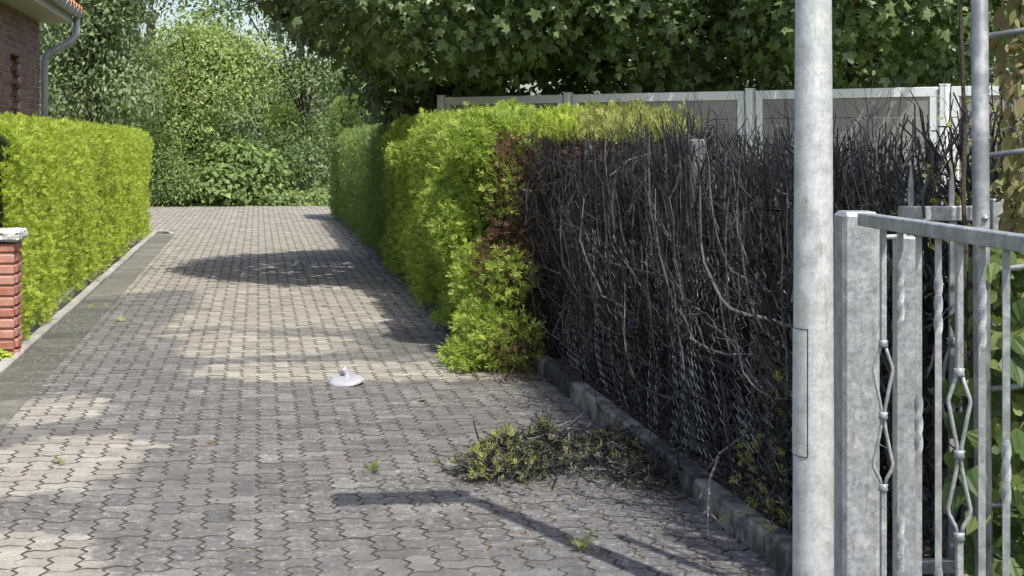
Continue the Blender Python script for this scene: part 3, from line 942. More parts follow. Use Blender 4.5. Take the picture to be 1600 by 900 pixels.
# ------------------------------------------------------------------ trees
def limbs(b, base, top, r, crown, k=9):
    base = np.array(base, float); top = np.array(top, float)
    t = np.linspace(0, 1, 7)[:, None]
    pth = base + (top - base) * t + np.cumsum(R.normal(0, .03, (7, 3)), 0) * (t > 0)
    b.tube(pth, r * (1.15 - .65 * t[:, 0]), 9)
    for _ in range(k):
        s_ = pth[R.integers(3, 7)]
        c = crown[R.integers(len(crown))]
        e_ = np.array(c[:3]) + R.normal(0, .45, 3) * np.array(c[3:6])
        m_ = (s_ + e_) / 2 + R.normal(0, .15, 3)
        tt = np.linspace(0, 1, 6)[:, None]
        b.tube((1 - tt) ** 2 * s_ + 2 * tt * (1 - tt) * m_ + tt ** 2 * e_, np.linspace(r * .42, r * .08, 6), 6)


def crown_pts(lobes, n, per=26, sig=0.22, shell=(0.72, 1.0), flat=0.7, zmin=None):
    lob = np.array(lobes, float)
    ar = (lob[:, 3] * lob[:, 4] + lob[:, 3] * lob[:, 5]); ar /= ar.sum()
    nc = max(6, n // per)
    k = R.choice(len(lob), nc, p=ar)
    q = nrm(R.normal(size=(nc, 3)))
    rad = R.uniform(*shell, (nc, 1))
    C = lob[k, :3] + q * lob[k, 3:6] * rad
    # drop clumps well inside another lobe
    keep = np.ones(nc, bool)
    for j in range(len(lob)):
        inside = (((C - lob[j, :3]) / lob[j, 3:6]) ** 2).sum(1) < 0.45
        keep &= ~(inside & (k != j))
    C = C[keep]; q = q[keep]
    idx = R.integers(0, len(C), n)
    P = C[idx] + R.normal(0, sig, (n, 3)) * np.array((1, 1, flat))
    Nn = q[idx] * 0.6 + np.array((0, 0, .75)) + (P - C[idx]) / sig * 0.25
    if zmin is not None:
        m_ = P[:, 2] > zmin; P, Nn = P[m_], Nn[m_]
    return P, Nn


LEAF5, LEAF3, LEAF1 = leaf_star(5), leaf_star(3), leaf_star(1)


def tree(name, label, base, top, r, lobes, n, size, mat, tmpl, per=26, sig=.22, shell=(.72, 1.0), cat='tree', group=None, nl=9, zmin=None, jit=.5, droop=.5, trunkmat='bark'):
    e = tag(empty(name, base), label, cat, group)
    rel = lambda p: tuple(np.array(p) - np.array(base))
    lobr = [tuple(np.array(l[:3]) - np.array(base)) + tuple(l[3:]) for l in lobes]
    b = MB(); limbs(b, (0, 0, -.1), rel(top), r, lobr, nl); b.obj('trunk', M[trunkmat], e)
    b = MB(); P, Nn = crown_pts(lobr, n, per, sig, shell, zmin=None if zmin is None else zmin - base[2])
    add_leaves(b, P, Nn, size, tmpl, droop, jit)
    b.obj('crown', mat, e)
    return e


G = 'round-clipped maples behind the fence'
tree('maple_tree', 'dark round-headed maple at the left, its crown overhanging the lane', (-.9, 21.2, .1), (-.9, 21.0, 3.4), .11, [(-.75, 19.3, 3.95, 2.5, 2.9, 1.36), (-1.3, 21.8, 2.95, .95, 1.0, .95)], 19000, .125, M['maple'], LEAF5, 14, .16, (.86, 1.0), group=G, jit=.4, droop=.5)
tree('maple_tree', 'middle round-headed maple above the white fence, left of the lamp post', (1.9, 20.0, .1), (1.9, 19.9, 3.3), .11, [(1.9, 19.4, 4.0, 2.3, 2.35, 1.62), (.6, 21.3, 3.0, 2.4, 1.0, 1.0), (2.9, 20.2, 2.9, 2.2, 1.0, 1.0)], 20000, .12, M['maple'], LEAF5, 14, .16, (.86, 1.0), group=G, jit=.4, droop=.5)
tree('maple_tree', 'sunlit round-headed maple seen right of the lamp post', (4.0, 18.6, .1), (4.0, 18.4, 3.2), .11, [(4.1, 17.8, 3.8, 1.95, 2.2, 1.5)], 13000, .115, M['maple'], LEAF5, 14, .16, (.86, 1.0), group=G, jit=.4, droop=.5)

leafL = leafmat('light_tree_leaves', [(0.09, 0.145, 0.045), (0.165, 0.24, 0.07), (0.27, 0.34, 0.11), (0.35, 0.37, 0.14)], trans=.3, rough=.5)
leafM = leafmat('mid_tree_leaves', [(0.08, 0.13, 0.045), (0.15, 0.22, 0.07), (0.25, 0.32, 0.11)], trans=.3, rough=.45)
leafD = leafmat('dark_tree_leaves', [(0.06, 0.10, 0.04), (0.115, 0.17, 0.065), (0.20, 0.265, 0.105)], trans=.3, rough=.45)
leafS = leafmat('greyish_tree_leaves', [(0.09, 0.135, 0.06), (0.16, 0.215, 0.10), (0.25, 0.305, 0.145)], trans=.3, rough=.45)
leafY = leafmat('lime_shrub_leaves', [(0.15, 0.22, 0.04), (0.24, 0.32, 0.06), (0.32, 0.38, 0.09)], trans=.4, rough=.5)
GT = 'trees beyond the end of the lane'


def px3(x, y, Y):
    return ((x - 800) / 2400 * Y, Y, 1.75 + (220 - y) / 2400 * Y)


def lob(x, y, Y, rx, rz, ry=None):
    p = px3(x, y, Y); k = Y / 2400
    return (p[0], p[1], p[2], rx * k, (ry or rx) * k, rz * k)


def gnd(x, Y): return ((x - 800) / 2400 * Y, Y, -.05)


tree('walnut_tree', 'pale-leaved tall tree right behind the house gutter', gnd(150, 39), px3(150, 40, 39), .22, [lob(130, 20, 39, 90, 80), lob(190, -60, 39, 110, 80), lob(110, 120, 39, 70, 70), lob(190, 130, 39, 60, 60)], 24000, .14, leafS, LEAF1, 110, .36, (.6, 1.0), group=GT, droop=.8)
tree('ash_tree', 'light yellow-green broad tree at the centre of the far trees', gnd(300, 44), px3(300, 100, 44), .2, [lob(300, 90, 43.5, 80, 60), lob(330, 140, 43, 70, 60), lob(240, 150, 43.5, 60, 50), lob(270, 200, 43, 70, 40), lob(380, 100, 44, 45, 50)], 26000, .12, leafL, LEAF1, 120, .36, (.65, 1.0), group=GT)
tree('lime_tree', 'dark tree with a forked trunk in the gap left of the maples', gnd(488, 46), px3(470, 60, 46), .15, [lob(470, 30, 46, 70, 60), lob(455, 120, 45.4, 45, 40), lob(500, 185, 45.4, 35, 30), lob(520, 110, 47, 50, 50), lob(430, -30, 46, 80, 60), lob(500, -60, 46, 90, 70)], 13000, .14, leafD, LEAF1, 34, .3, (.5, 1.0), group=GT, nl=14)
tree('background_tree', 'hazy grey-green tree seen in the gap under the branches', gnd(420, 62), px3(420, 110, 62), .25, [lob(425, 150, 62, 60, 60), lob(380, 190, 60, 60, 50), lob(520, 170, 62, 60, 60)], 7000, .26, leafS, LEAF1, 30, .4, (.5, 1.0), group=GT)
tree('background_tree', 'dark tall tree filling the back at the upper left', gnd(230, 56), px3(230, 20, 56), .3, [lob(120, 60, 56, 130, 110), lob(330, 40, 58, 70, 80), lob(230, 170, 55, 130, 60), lob(60, 180, 54, 90, 60)], 9000, .30, leafD, LEAF1, 30, .45, (.4, 1.0), group=GT)
tree('background_tree', 'dark tree behind the olive hedge block', gnd(560, 52), px3(560, 100, 52), .25, [lob(560, 150, 52, 60, 80), lob(640, 160, 50, 90, 90), lob(470, 240, 50, 70, 50)], 6000, .28, leafD, LEAF1, 30, .4, (.4, 1.0), group=GT)
tree('background_tree', 'dark tree behind the right-hand maple, mostly hidden', gnd(1250, 34), px3(1250, 60, 34), .25, [lob(1250, 20, 34, 260, 130, 90), lob(1560, 60, 34, 160, 160, 90)], 6000, .28, leafD, LEAF1, 30, .35, (.4, 1.0), group=GT)
GS = 'shrubs along the end of the lane'
tree('shrub', 'lime-green shrub bathed in sun between the far trees', gnd(445, 50), px3(445, 190, 50), .05, [lob(448, 180, 50, 30, 34), lob(440, 215, 50, 30, 30)], 1800, .14, leafY, LEAF1, 20, .2, (.4, 1), 'shrub', GS, 5)
tree('shrub', 'big-leaved bright green shrub in the middle of the lane end', gnd(370, 42.5), px3(370, 270, 42.5), .05, [lob(365, 265, 42.3, 62, 46), lob(350, 290, 41.8, 66, 30), lob(410, 275, 42, 40, 36)], 6500, .13, leafM, LEAF3, 24, .16, (.6, 1), 'shrub', GS, 7, zmin=0.02)
tree('shrub', 'feathery dark shrub just past the left hedge', gnd(255, 41.5), px3(255, 260, 41.5), .05, [lob(250, 260, 41.5, 45, 60), lob(280, 290, 41, 40, 34)], 6000, .10, leafM, LEAF1, 22, .16, (.5, 1), 'shrub', GS, 7, zmin=0.02)
tree('shrub', 'dark dense shrub below the forked tree', gnd(480, 43.5), px3(480, 260, 43.5), .05, [lob(480, 255, 43.5, 60, 55), lob(510, 240, 44, 40, 70), lob(430, 240, 45, 60, 40)], 7000, .115, leafD, LEAF1, 26, .18, (.5, 1), 'shrub', GS, 7, zmin=0.02)
tree('shrub', 'shady shrub under the light tree', gnd(310, 45), px3(310, 230, 45), .06, [lob(310, 225, 45, 75, 50), lob(250, 225, 46, 60, 45)], 6500, .12, leafD, LEAF1, 28, .2, (.5, 1), 'shrub', GS, 7, zmin=0.02)
tree('shrub', 'low overgrown shrub trailing onto the paving near the olive hedge block', gnd(500, 42.3), px3(500, 300, 42.3), .03, [lob(505, 302, 42.2, 38, 16), lob(440, 306, 41.8, 50, 10)], 1800, .12, leafM, LEAF1, 18, .1, (.3, 1), 'shrub', GS, 4, zmin=0.0)
b = MB(); n = 5200
P = np.stack((R.uniform(-11, -4, n), R.uniform(41.0, 43.5, n), R.random(n) ** 2 * .35), 1); P[:, 1] += (P[:, 0] + 7) * -.06
add_leaves(b, P, np.tile((0, -.5, .8), (n, 1)), .12, LEAF1, .2, .6)
tag(b.obj('ground_cover', leafM), 'low weeds and ground cover under the far shrubs', 'weeds', kind='stuff')

# ------------------------------------------------------------------ house
hs = tag(empty('brick_house', w(-3.09, 22.8, 0)), 'dark red brick house corner with grey gutter above the left hedge', 'house')
hs.rotation_euler = (0, 0, ROADROT)
# local frame: x = u, y = v, origin at the far corner of the wall
b = MB()
b.box((-2.0 - .006, -.9, 1.72), (4.0, 1.8, 3.44)); b.box((-2.006, -7.3, 1.72), (4.0, 9.4, 3.44))
b.box((-2.006, -2.2, 3.155), (4.0, .8, .57)); b.box((-2.006, -2.2, 1.0), (4.0, .8, 2.0)); b.box((-2.10, -2.2, 2.43), (3.8, .8, .88))
wall = b.obj('wall', M['mortar'], hs)
b = MB(); b.box((0, 0, 0), (.05, .24, .0715), 0, .004); mb_l = b.mesh('brick', M['brick'])
b = MB(); b.box((0, 0, 0), (.05, .115, .0715), 0, .004); mb_s = b.mesh('brick_end', M['brick'])
slot = (-2.62, -1.78)
for c in range(20):
    z = 3.39 - c * .0833
    y = -.0 if c % 2 == 0 else -.125
    first = True
    while y > -4.6:
        if c % 2 and first:
            o = ob('brick', mb_s, wall, (-.022, -.0605, z)); first = False
        L_ = .24
        yc = y - L_ / 2 - .003
        if not (slot[0] < yc < slot[1] and 2.0 < z < 2.86):
            ob('brick', mb_l, wall, (-.022 + R.normal(0, .0015), yc, z))
        first = False
        y -= .25
# recessed slot: brick-lined reveal with a dark narrow pane
wi = MB(); wi.box((-.175, -2.2, 2.43), (.02, .78, .86)); wn_ = wi.obj('window', M['brick'], hs)
for k in range(11):
    ob('brick', mb_s, wn_, (-.085, -1.806, 2.04 + k * .0833), math.radians(90))
dk = surf('window_glass', [(0.02, 0.025, 0.03), (0.04, 0.045, 0.05)], 2, 0.12, 0.0, 20)
wi = MB(); wi.box((-.16, -2.3, 2.43), (.012, .40, .74)); wi.obj('pane', dk, wn_)
b = MB(); b.box((.0, -6.0, 3.47), (.78, 12.6, .03)); b.obj('soffit', M['soffit'], hs)
b = MB(); b.box((.405, -6.0, 3.535), (.025, 12.62, .17), 0, .004); b.obj('fascia', M['soffit'], hs)
# half-round gutter with brackets
a = np.linspace(0, math.pi, 9)
pr = np.stack((.50 - .085 * np.cos(a), 3.62 - .085 * np.sin(a)), 1)
b = MB()
V = []
for yy in (-12.3, .33):
    for x_, z_ in pr: V.append((x_, yy, z_))
    for x_, z_ in pr: V.append((.50 + (x_ - .50) * .93, yy, 3.62 + (z_ - 3.62) * .93))
n = 9; Q = []
for k in range(n - 1):
    Q.append((k, k + 1, 2 * n + k + 1, 2 * n + k)); Q.append((n + k + 1, n + k, 3 * n + k, 3 * n + k + 1))
    Q.append((k + 2 * n, k + 1 + 2 * n, k + 1 + 3 * n, k + 3 * n)); 
b.add(V, [Q]); gt = b.obj('gutter', M['zinc'], hs, True)
for yy in np.arange(-8, .3, .42):
    b = MB(); b.tube([(.50 - .089 * math.cos(t), yy, 3.62 - .089 * math.sin(t)) for t in a], .008, 5); b.obj('gutter_bracket', M['zinc'], gt)
b = MB()
b.tube([(.49, .22, 3.54), (.49, .22, 3.36), (.48, .22, 3.28), (.43, .21, 3.20), (.20, .12, 3.06), (.09, .075, 2.99), (.06, .06, 2.91), (.06, .06, 2.8), (.06, .06, 0)], .05, 14)
dp = b.obj('downpipe', M['zinc'], hs, True)
for z_ in (2.62, 1.2): b = MB(); b.tube([(.06, .06, z_), (.06, .06, z_ + .04)], .056, 14); b.obj('pipe_clip', M['zinc'], dp)
b = MB()
b.add([(.56, -12.3, 3.63), (.56, .36, 3.63), (-4.2, .36, 6.2), (-4.2, -12.3, 6.2), (.56, -12.3, 3.56), (.56, .36, 3.56), (-4.2, .36, 6.1), (-4.2, -12.3, 6.1)],
      [[(0, 1, 2, 3), (7, 6, 5, 4), (0, 4, 5, 1), (1, 5, 6, 2), (2, 6, 7, 3), (3, 7, 4, 0)]])
rf = b.obj('roof', M['tile'], hs)
tt = np.linspace(0, 1, 7); tl = []
for s_ in (0, 1):
    for q in tt: tl.append((-.36 * s_, q * .30 - .15, .05 + .035 * math.sin(q * 2 * math.pi) + .19 * s_))
for s_ in (0, 1):
    for q in tt: tl.append((-.36 * s_, q * .30 - .15, .03 + .035 * math.sin(q * 2 * math.pi) + .19 * s_))
Q = [(k, k + 1, 7 + k + 1, 7 + k) for k in range(6)] + [(14 + k, 14 + k + 1, k + 1, k) for k in range(6)]
mt = mk_mesh('roof_tile', tl, [Q], M['tile'])
for k in range(14):
    for r_ in range(2): ob('roof_tile', mt, rf, (.585 - .33 * r_, .2 - .30 * k, 3.60 + .178 * r_))

# ------------------------------------------------------------------ brick gate pillar on the left
pl = tag(empty('brick_pillar', w(-2.15, 13.0, 0), ROADROT), 'orange-red brick gate pillar with granite cap at the left edge', 'pillar')
b = MB(); b.box((0, 0, .44), (.40, .40, .92)); b.obj('mortar_core', M['mortar'], pl)
b = MB()
bl = {}
for nm, sz in (('a', (.215, .10, .074)), ('b', (.10, .215, .074)), ('c', (.245, .11, .074))):
    q = MB(); q.box((0, 0, 0), sz, 0, .012); bl[nm] = q.mesh('brick', M['brick_p'])
for c in range(11):
    z = .025 + c * .0865
    o_ = .013 + (.012 if c < 2 else 0)
    for s_ in (-1, 1):
        for k in (-.5, .5):
            sh_ = .055 * (1 if c % 2 else -1) * 0
            ob('brick', bl['a'], pl, (k * .225 + sh_, s_ * (.16 + o_) * 1, z), R.normal(0, .02)).scale = (1, 1, R.uniform(.96, 1.04))
        ob('brick', bl['b'], pl, (s_ * (.165 + o_), 0, z + .001), R.normal(0, .02))
b = MB(); b.box((0, 0, 0), (.52, .52, .085), 0, .03)
cp = b.mesh('cap', M['granite'])
cpo = ob('cap', cp, pl, (0, 0, .985))
md = cpo.modifiers.new('sub', 'SUBSURF'); md.subdivision_type = 'SIMPLE'; md.levels = md.render_levels = 4
tx = bpy.data.textures.new('rock', 'CLOUDS'); tx.noise_scale = .06
dm = cpo.modifiers.new('disp', 'DISPLACE'); dm.texture = tx; dm.strength = .035; dm.mid_level = .5

wd = empty('weed', w(-2.02, 12.62, 0)); tag(wd, 'small light green weed at the foot of the brick pillar', 'plant')
b = MB(); n = 160; q = nrm(R.normal(size=(n, 3))); P = np.abs(q * np.array((1, 1, 1))) * 0 + q * np.array((.13, .12, .09)) * (R.random((n, 1)) ** .4); P[:, 2] = np.abs(P[:, 2]) + .02
add_leaves(b, P, q + np.array((0, 0, 1.)), .055, LEAF1, .1, .5); b.obj('leaves', M['thuja'], wd)
b = MB(); b.tube([(0, 0, -.03), (.01, 0, .05), (0, .01, .1)], .006, 5); b.obj('stem', M['bark'], wd)

# ------------------------------------------------------------------ lamp post
lp = tag(empty('lamp_post', (1.05, 5.35, 0)), 'thick pale galvanised lamp post in front of the charred hedge', 'lamp post')
b = MB()
prof = [(0.0, -.2), (.073, -.2), (.072, .3), (.070, .9), (.0685, 1.3), (.0655, 1.8), (.0625, 2.25), (.050, 3.60), (.046, 3.66), (0.0, 3.67)]
b.lathe(prof, (0, 0, 0), 40); b.obj('pole', M['galv_lamp'], lp, True)
b = MB()
ang = np.radians(np.linspace(-203, -117, 14)); zz_ = np.linspace(.66, 1.10, 8)
rc = lambda z_: np.interp(z_, [.3, .9, 1.3], [.072, .070, .0685]) + .0018
V = [(rc(z_) * math.cos(a_), rc(z_) * math.sin(a_), z_) for z_ in zz_ for a_ in ang]
Q = [(j * 14 + k, j * 14 + k + 1, j * 14 + 15 + k, j * 14 + 14 + k) for j in range(7) for k in range(13)]
b.add(V, [Q])
dr_ = b.obj('service_door', M['galv_lamp'], lp, True)
b = MB()
rim = [(rc(z_) * math.cos(ang[-1]), rc(z_) * math.sin(ang[-1]), z_) for z_ in zz_]
rim = [(rc(.66) * math.cos(a_), rc(.66) * math.sin(a_), .66) for a_ in ang] + rim + [(rc(1.1) * math.cos(a_), rc(1.1) * math.sin(a_), 1.1) for a_ in ang[::-1]]
b.tube(rim, .0016, 4); b.obj('door_gap', M['charred'], dr_)
b = MB(); b.box((-.34, .02, 3.70), (.66, .24, .07), math.radians(6), .025); b.tube([(0, 0, 3.55), (0, 0, 3.68), (-.06, .0, 3.70)], .04, 12)
b.obj('lamp_head', M['galv_dark'], lp)

# ------------------------------------------------------------------ steel gate (swung open towards the camera)
GH = np.array((0.965, 4.29)); GE = np.array((1.08, 3.24)); GD = GE - GH; GL = np.linalg.norm(GD); GD /= GL
grz = math.atan2(GD[1], GD[0])
gp = tag(empty('gate_post', (.965, 4.36, 0)), 'square galvanised gate post next to the lamp post', 'gate post')
b = MB(); b.box((.013, .0, .685), (.105, .13, 1.73), 0, .012); b.obj('post', M['galv'], gp)
gp2 = tag(empty('gate_post', (1.155, 4.52, 0)), 'slimmer galvanised post just behind the gate bars', 'gate post')
b = MB(); b.box((0, 0, .66), (.062, .075, 1.62), math.radians(-8), .006); b.obj('post', M['galv'], gp2)
for z_ in (.42, 1.47):
    b = MB(); b.tube([(-.16, -.10, z_), (.0, -.01, z_)], .007, 8); b.obj('hinge_bolt', M['galv'], gp2)

gate = tag(empty('steel_gate', (GH[0], GH[1] - .10, 0), grz), 'galvanised steel gate with twisted bars, swung open at the right edge', 'gate')
# local x runs along the leaf from the hinge
b = MB(); b.box((GL * .62, 0, 1.535), (GL * 1.28, .034, .036), 0, .003); b.obj('top_rail', M['galv'], gate)
b = MB(); b.box((GL * .62, 0, .14), (GL * 1.28, .034, .036), 0, .003); b.obj('bottom_rail', M['galv'], gate)


def bar(x, tw):
    z = np.concatenate([np.linspace(zc - .07, zc + .07, 45) for zc in tw] + [np.array([.15, 1.52])]); z = np.unique(z); t = np.zeros(len(z))
    for zc in tw: t += np.clip((z - zc + .07) / .14, 0, 1) * math.pi * 1.5
    b = MB(); b.tube(np.stack((np.full(len(z), x), np.zeros(len(z)), z), 1), .0108, 4, True, math.pi / 4, t)
    return b.obj('bar', M['galv'], gate)


def ornament(x):
    o = empty('ornament_bar', (x, 0, 0), 0, gate)
    for za, zb in ((.15, .835), (1.215, 1.52)):
        b = MB(); b.box((0, 0, (za + zb) / 2), (.0155, .0155, zb - za), 0, .002)
        b.obj('shaft', M['galv'], o)
    zs = np.array([1.215, 1.19, 1.155, 1.145, 1.12, 1.08, 1.045, 1.02, .99, .95, .915, .90, .885, .86, .835])
    ws = np.array([0, .010, .024, .026, .020, .011, .003, 0, .004, .013, .022, .026, .024, .008, 0]) * .85
    for sx, sy in ((.4, .9), (-.4, -.9)):
        b = MB(); b.tube(np.stack((sx * ws + sx * .003, sy * ws + sy * .003, zs), 1), .0052, 6); b.obj('strand', M['galv'], o, True)
    for z_ in (1.215, 1.025, .835):
        b = MB(); b.lathe([(.008, -.010), (.0135, -.008), (.011, 0), (.0135, .008), (.008, .010)], (0, 0, z_), 14); b.obj('collar', M['galv'], o, True)


tw = {1: (1.36, .72), 2: (1.05,), 3: (1.36, .66), 5: (1.36,), 6: (1.04,), 7: (1.36, .66), 9: (1.36,)}
for k in range(10):
    x = GL * (.209 + .1195 * k) - .085
    if k in (0, 4, 8): ornament(x)
    else: bar(x, tw[k])

# wicket gate with spear tips behind
sg = tag(empty('spear_gate', (1.6, 5.6, 0)), 'low steel wicket gate with two spear tips, behind the open gate', 'gate')
b = MB(); b.box((.0, 0, 1.485), (.38, .04, .055), math.radians(3), .004); b.obj('top_rail', M['galv'], sg)
b = MB(); b.box((.0, 0, .20), (.38, .04, .05), math.radians(3), .004); b.obj('bottom_rail', M['galv'], sg)
b = MB(); b.box((.165, -.03, .76), (.06, .05, 1.56), 0, .004); b.obj('end_stile', M['galv'], sg)
for k, x in enumerate((-.146, .003, .10)):
    b = MB(); b.box((x, 0, .83), (.02, .02, 1.36), 0, .002)
    h = 1.62 if k < 2 else 1.56
    b.tube([(x, 0, 1.50), (x, 0, h - .08), (x, 0, h - .03), (x, 0, h + .05)], [.012, .015, .013, .001], 4, True, math.pi / 4)
    o = b.obj('spear_bar', M['galv_dark'], sg)
    if k == 1:
        for sgn in (-1, 1):
            b = MB(); b.tube([(x, 0, 1.02), (x + sgn * .022, 0, .95), (x + sgn * .04, 0, .84), (x + sgn * .036, 0, .78), (x + sgn * .014, 0, .70)], .007, 6); b.obj('scroll', M['galv_dark'], o, True)
        b = MB(); b.lathe([(.012, -.014), (.02, -.01), (.016, 0), (.02, .01), (.012, .014)], (x, 0, 1.02), 12); b.obj('collar', M['galv_dark'], o, True)

# tall trellis pole with rungs
tr = tag(empty('trellis', (1.527, 5.0, 0)), 'tall mottled grey steel pole with rungs carrying the wilted vine', 'trellis')
b = MB(); b.tube([(.012, 0, -.1), (0, 0, 1.5), (-.012, 0, 3.1)], .0275, 18); b.obj('pole', M['galv_dark'], tr, True)
b = MB(); b.tube([(.42, -.1, -.1), (.42, -.1, 3.1)], .0275, 18); b.obj('pole', M['galv_dark'], tr, True)
for z_ in (2.49, 2.11, 1.72, 1.345, .96, .58):
    b = MB(); b.tube([(.01, 0, z_ - (.02 if z_ < 2.3 else .0)), (.42, -.1, z_ + .04)], .0095, 10); b.obj('rung', M['galv_dark'], tr, True)
b = MB(); b.lathe([(0, .012), (.008, .01), (.011, 0)], (0, 0, 0), 12)
bo = b.obj('bolt', M['galv'], tr, True, (.005, -.028, 1.50)); bo.rotation_euler = (math.radians(90), 0, 0)

vn = tag(empty('climbing_vine', (1.675, 5.14, 0)), 'climbing vine at the right edge, wilted above and green below', 'vine')
b = MB()
for k in range(5):
    z = np.linspace(-.05, 3.0, 16); x0 = R.uniform(-.06, .2)
    b.tube(np.stack((x0 + np.cumsum(R.normal(0, .018, 16)), R.normal(0, .02, 16).cumsum() * .6, z), 1), np.linspace(.012, .004, 16), 6)
b.obj('stem', M['bark'], vn)
b = MB(); n = 620
P = np.stack((R.normal(.02, .10, n), R.normal(0, .11, n), R.uniform(.1, 1.45, n)), 1); P[:, 0] = np.maximum(P[:, 0], -.15 + .06 * np.sin(P[:, 2] * 7))
add_leaves(b, P, np.tile((-.35, -.8, .45), (n, 1)), .085, LEAF3, .8, .45); b.obj('leaves', M['vine'], vn)
b = MB(); n = 620
P = np.stack((R.normal(.03, .045, n), R.normal(0, .07, n), R.uniform(1.42, 2.95, n)), 1); P[:, 0] = np.maximum(P[:, 0], -.045 + .03 * np.sin(P[:, 2] * 9))
add_leaves(b, P, np.tile((-.35, -.8, .1), (n, 1)), .075, LEAF1, 1.6, 1.1); tag(b.obj('wilted_leaves', M['vine_dry'], vn), 'brownish wilted hanging leaves')

# ------------------------------------------------------------------ things lying on the paving
pile = tag(empty('cuttings_pile', (.25, 8.3, 0)), 'heap of charred and green hedge cuttings lying on the paving', 'debris')
heaps = ((-.28, -.18, .18, .22, .16, 600), (-.08, .10, .12, .18, .20, 320), (.22, .15, .28, .36, .10, 700), (.50, -.15, .26, .40, .06, 560), (.40, .5, .24, .35, .06, 300))
b = MB(); bd = MB(); bt = MB()
for hi, (cx, cy, rx, ry, hz, k) in enumerate(heaps):
    def pts(k_):
        q = R.normal(0, .5, (k_, 2)); r2 = (q ** 2).sum(1)
        zz = hz * np.exp(-r2 * 1.6) * R.uniform(.25, 1.1, k_) + .012
        return np.stack((cx + q[:, 0] * rx * 1.2, cy + q[:, 1] * ry * 1.2, zz), 1)
    kg = int(k * (.34, .16, .04, .02, .0)[hi])
    if kg:
        P = pts(kg); P[:, 2] *= 1.12; add_sprays(b, P, np.tile((-.3, -.3, .4), (kg, 1)), .07, .4, .8)
    P = pts(int(k * .6)); add_sprays(bd, P, np.tile((0, -.2, .4), (len(P), 1)), .06, .2, .9)
    P = pts(int(k * 1.6)); m_ = len(P)
    d_ = nrm(R.normal(0, 1, (m_, 3)) * np.array((1, 1, .35))); ln = R.uniform(.06, .26, m_); t = np.linspace(-.5, .5, 5)
    Pt = P[:, None] + d_[:, None] * (ln[:, None] * t)[..., None] + np.cumsum(R.normal(0, .008, (m_, 5, 3)), 1); Pt[..., 2] = np.maximum(Pt[..., 2], .006)
    V, Q = tubes(Pt, R.uniform(.0015, .004, m_)[:, None] * np.linspace(1, .5, 5), 3); bt.add(V, [Q])
b.obj('green_sprays', M['thuja_wilt'], pile); 
sooty = leafmat('sooty_sprays', [(0.025, 0.025, 0.02), (0.075, 0.072, 0.062), (0.13, 0.135, 0.06), (0.22, 0.21, 0.19)], trans=.1, tcol=(1, 1, 1), rough=.8)
bd.obj('charred_sprays', sooty, pile); bt.obj('twigs', M['charred'], pile)
for (pp, r_) in (([(-.05, -.25, .05), (-.02, -.42, .02), (-.05, -.62, .012)], .008), ([(.0, -.3, .02), (.18, -.22, .06), (.32, -.1, .09)], .007), ([(-.42, -.02, .10), (-.46, .0, .24)], .006), ([(-.1, .1, .06), (.14, .1, .26)], .008)):
    b = MB(); b.tube(pp, np.linspace(r_, r_ * .5, len(pp)), 6); b.obj('stick', M['charred'], pile)

# broken white lamp cover
lc = tag(empty('lamp_cover', (-1.19, 11.05, 0)), 'white dish-shaped lamp cover with a stub, lying on the paving', 'lamp cover')
dish = MB()
dish.lathe([(.0, .034), (.05, .036), (.098, .032), (.121, .022), (.127, .012), (.122, .004), (.09, .0), (0, -.002)], (0, 0, 0), 40)
o = dish.obj('dish', M['plastic'], lc, True, (0, 0, .014)); o.rotation_euler = (math.radians(11), math.radians(-4), 0)
b = MB(); b.tube([(.0, .02, .035), (.0, .03, .065), (-.02, .035, .095), (-.03, .035, .105)], [.026, .021, .028, .024], 12)
b.obj('stub', M['plastic'], lc, False)
b = MB(); b.lathe([(.116, .018), (.131, .0165), (.134, .011), (.128, .006)], (0, 0, .014), 40); ro = b.obj('rim', M['galv_dark'], lc, True); ro.rotation_euler = (math.radians(11), math.radians(-4), 0)

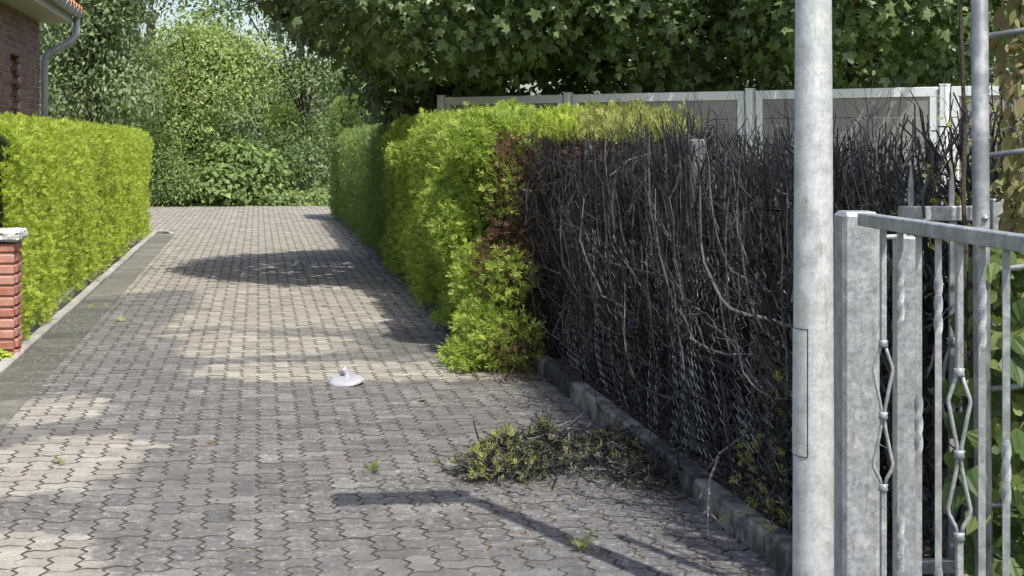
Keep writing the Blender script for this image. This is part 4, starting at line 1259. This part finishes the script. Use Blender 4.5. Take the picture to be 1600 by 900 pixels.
# fallen leaves: single ones in view
spots = [(655, 628, 'small yellowish leaf on the grey paving, near the white lamp cover'), (580, 738, 'small green sprig alone on the paving, left of the cuttings heap'), (912, 862, 'little green sprig on the paving near the bottom of the picture'),
         (92, 725, 'pale green leaf on the dry paving at the left'), (190, 503, 'pale leaf lying beside the left gutter'), (168, 478, 'pale crumpled leaf in the left gutter'), (300, 458, 'tiny dark leaf on the sunlit paving'),
         (506, 479, 'curled green-brown leaf on the sunlit paving'), (322, 693, 'small dark leaf scrap on the paving at the left'), (142, 482, 'flat pale leaf in the mossy gutter'), (228, 546, 'dark leaf scrap on the paving left of the lamp cover')]
for x, y, lab in spots:
    Yg = 4200 / (y - 220); e = MB()
    big_ = 'sprig' in lab
    k = 16 if big_ else 2
    P = R.normal(0, .045 if big_ else .012, (k, 3)); P[:, 2] = np.abs(P[:, 2]) * .35 + .012
    if big_: add_sprays(e, P * .7, np.tile((0, 0, .05), (k, 1)), .055, .02, .7); e.tube([(-.05, 0, .01), (0, .01, .014), (.05, 0, .01)], .003, 5)
    else: add_leaves(e, P, np.tile((0, -.2, 1.), (k, 1)), .065, LEAF5, .0, .25)
    o = e.obj('fallen_sprig' if big_ else 'fallen_leaf', M['litter'] if 'dark' in lab or 'brown' in lab else M['fresh'], None, False, ((x - 800) / 2400 * Yg, Yg, 0))
    tag(o, lab, 'sprig' if big_ else 'leaf', 'bits fallen on the paving')

# uncountable litter: dry scales along the right hedge, ash and bits by the kerb
b = MB()
n = 5200
v = 11 + 24 * R.random(n) ** 1.3; u = 2.08 - np.abs(R.normal(0, .22, n))
P = wN(np.stack((u, v, np.full(n, .012)), 1))
add_leaves(b, P, np.tile((0, -.1, 1.), (n, 1)), .045, LEAF1, .0, .3)
n = 3200
v = R.uniform(5.0, 12.2, n); u = R.uniform(2.2, 2.7, n); P = wN(np.stack((u, v, soilz(u, v) + .012), 1))
add_leaves(b, P, np.tile((0, -.1, 1.), (n, 1)), .045, LEAF1, .0, .4)
n = 1700
v = R.uniform(5.2, 12.5, n); u = 2.08 - np.abs(R.normal(0, .45, n)); P = wN(np.stack((u, v, np.full(n, .010)), 1))
add_leaves(b, P, np.tile((0, -.1, 1.), (n, 1)), .02, LEAF1, .0, .3)
n = 1100
P = np.stack((R.normal(.2, .75, n), R.normal(8.0, .9, n), np.full(n, .010)), 1)
add_leaves(b, P, np.tile((0, -.1, 1.), (n, 1)), .024, LEAF1, .0, .3)
n = 500
v = R.uniform(6.2, 24, n); u = R.uniform(-1.8, 2.0, n); P = wN(np.stack((u, v, np.full(n, .010)), 1))
add_leaves(b, P, np.tile((0, -.1, 1.), (n, 1)), .02, LEAF1, .0, .3)
tag(b.obj('leaf_litter', M['litter']), 'dry brown litter and ash scraps along the right kerb', 'litter', kind='stuff')
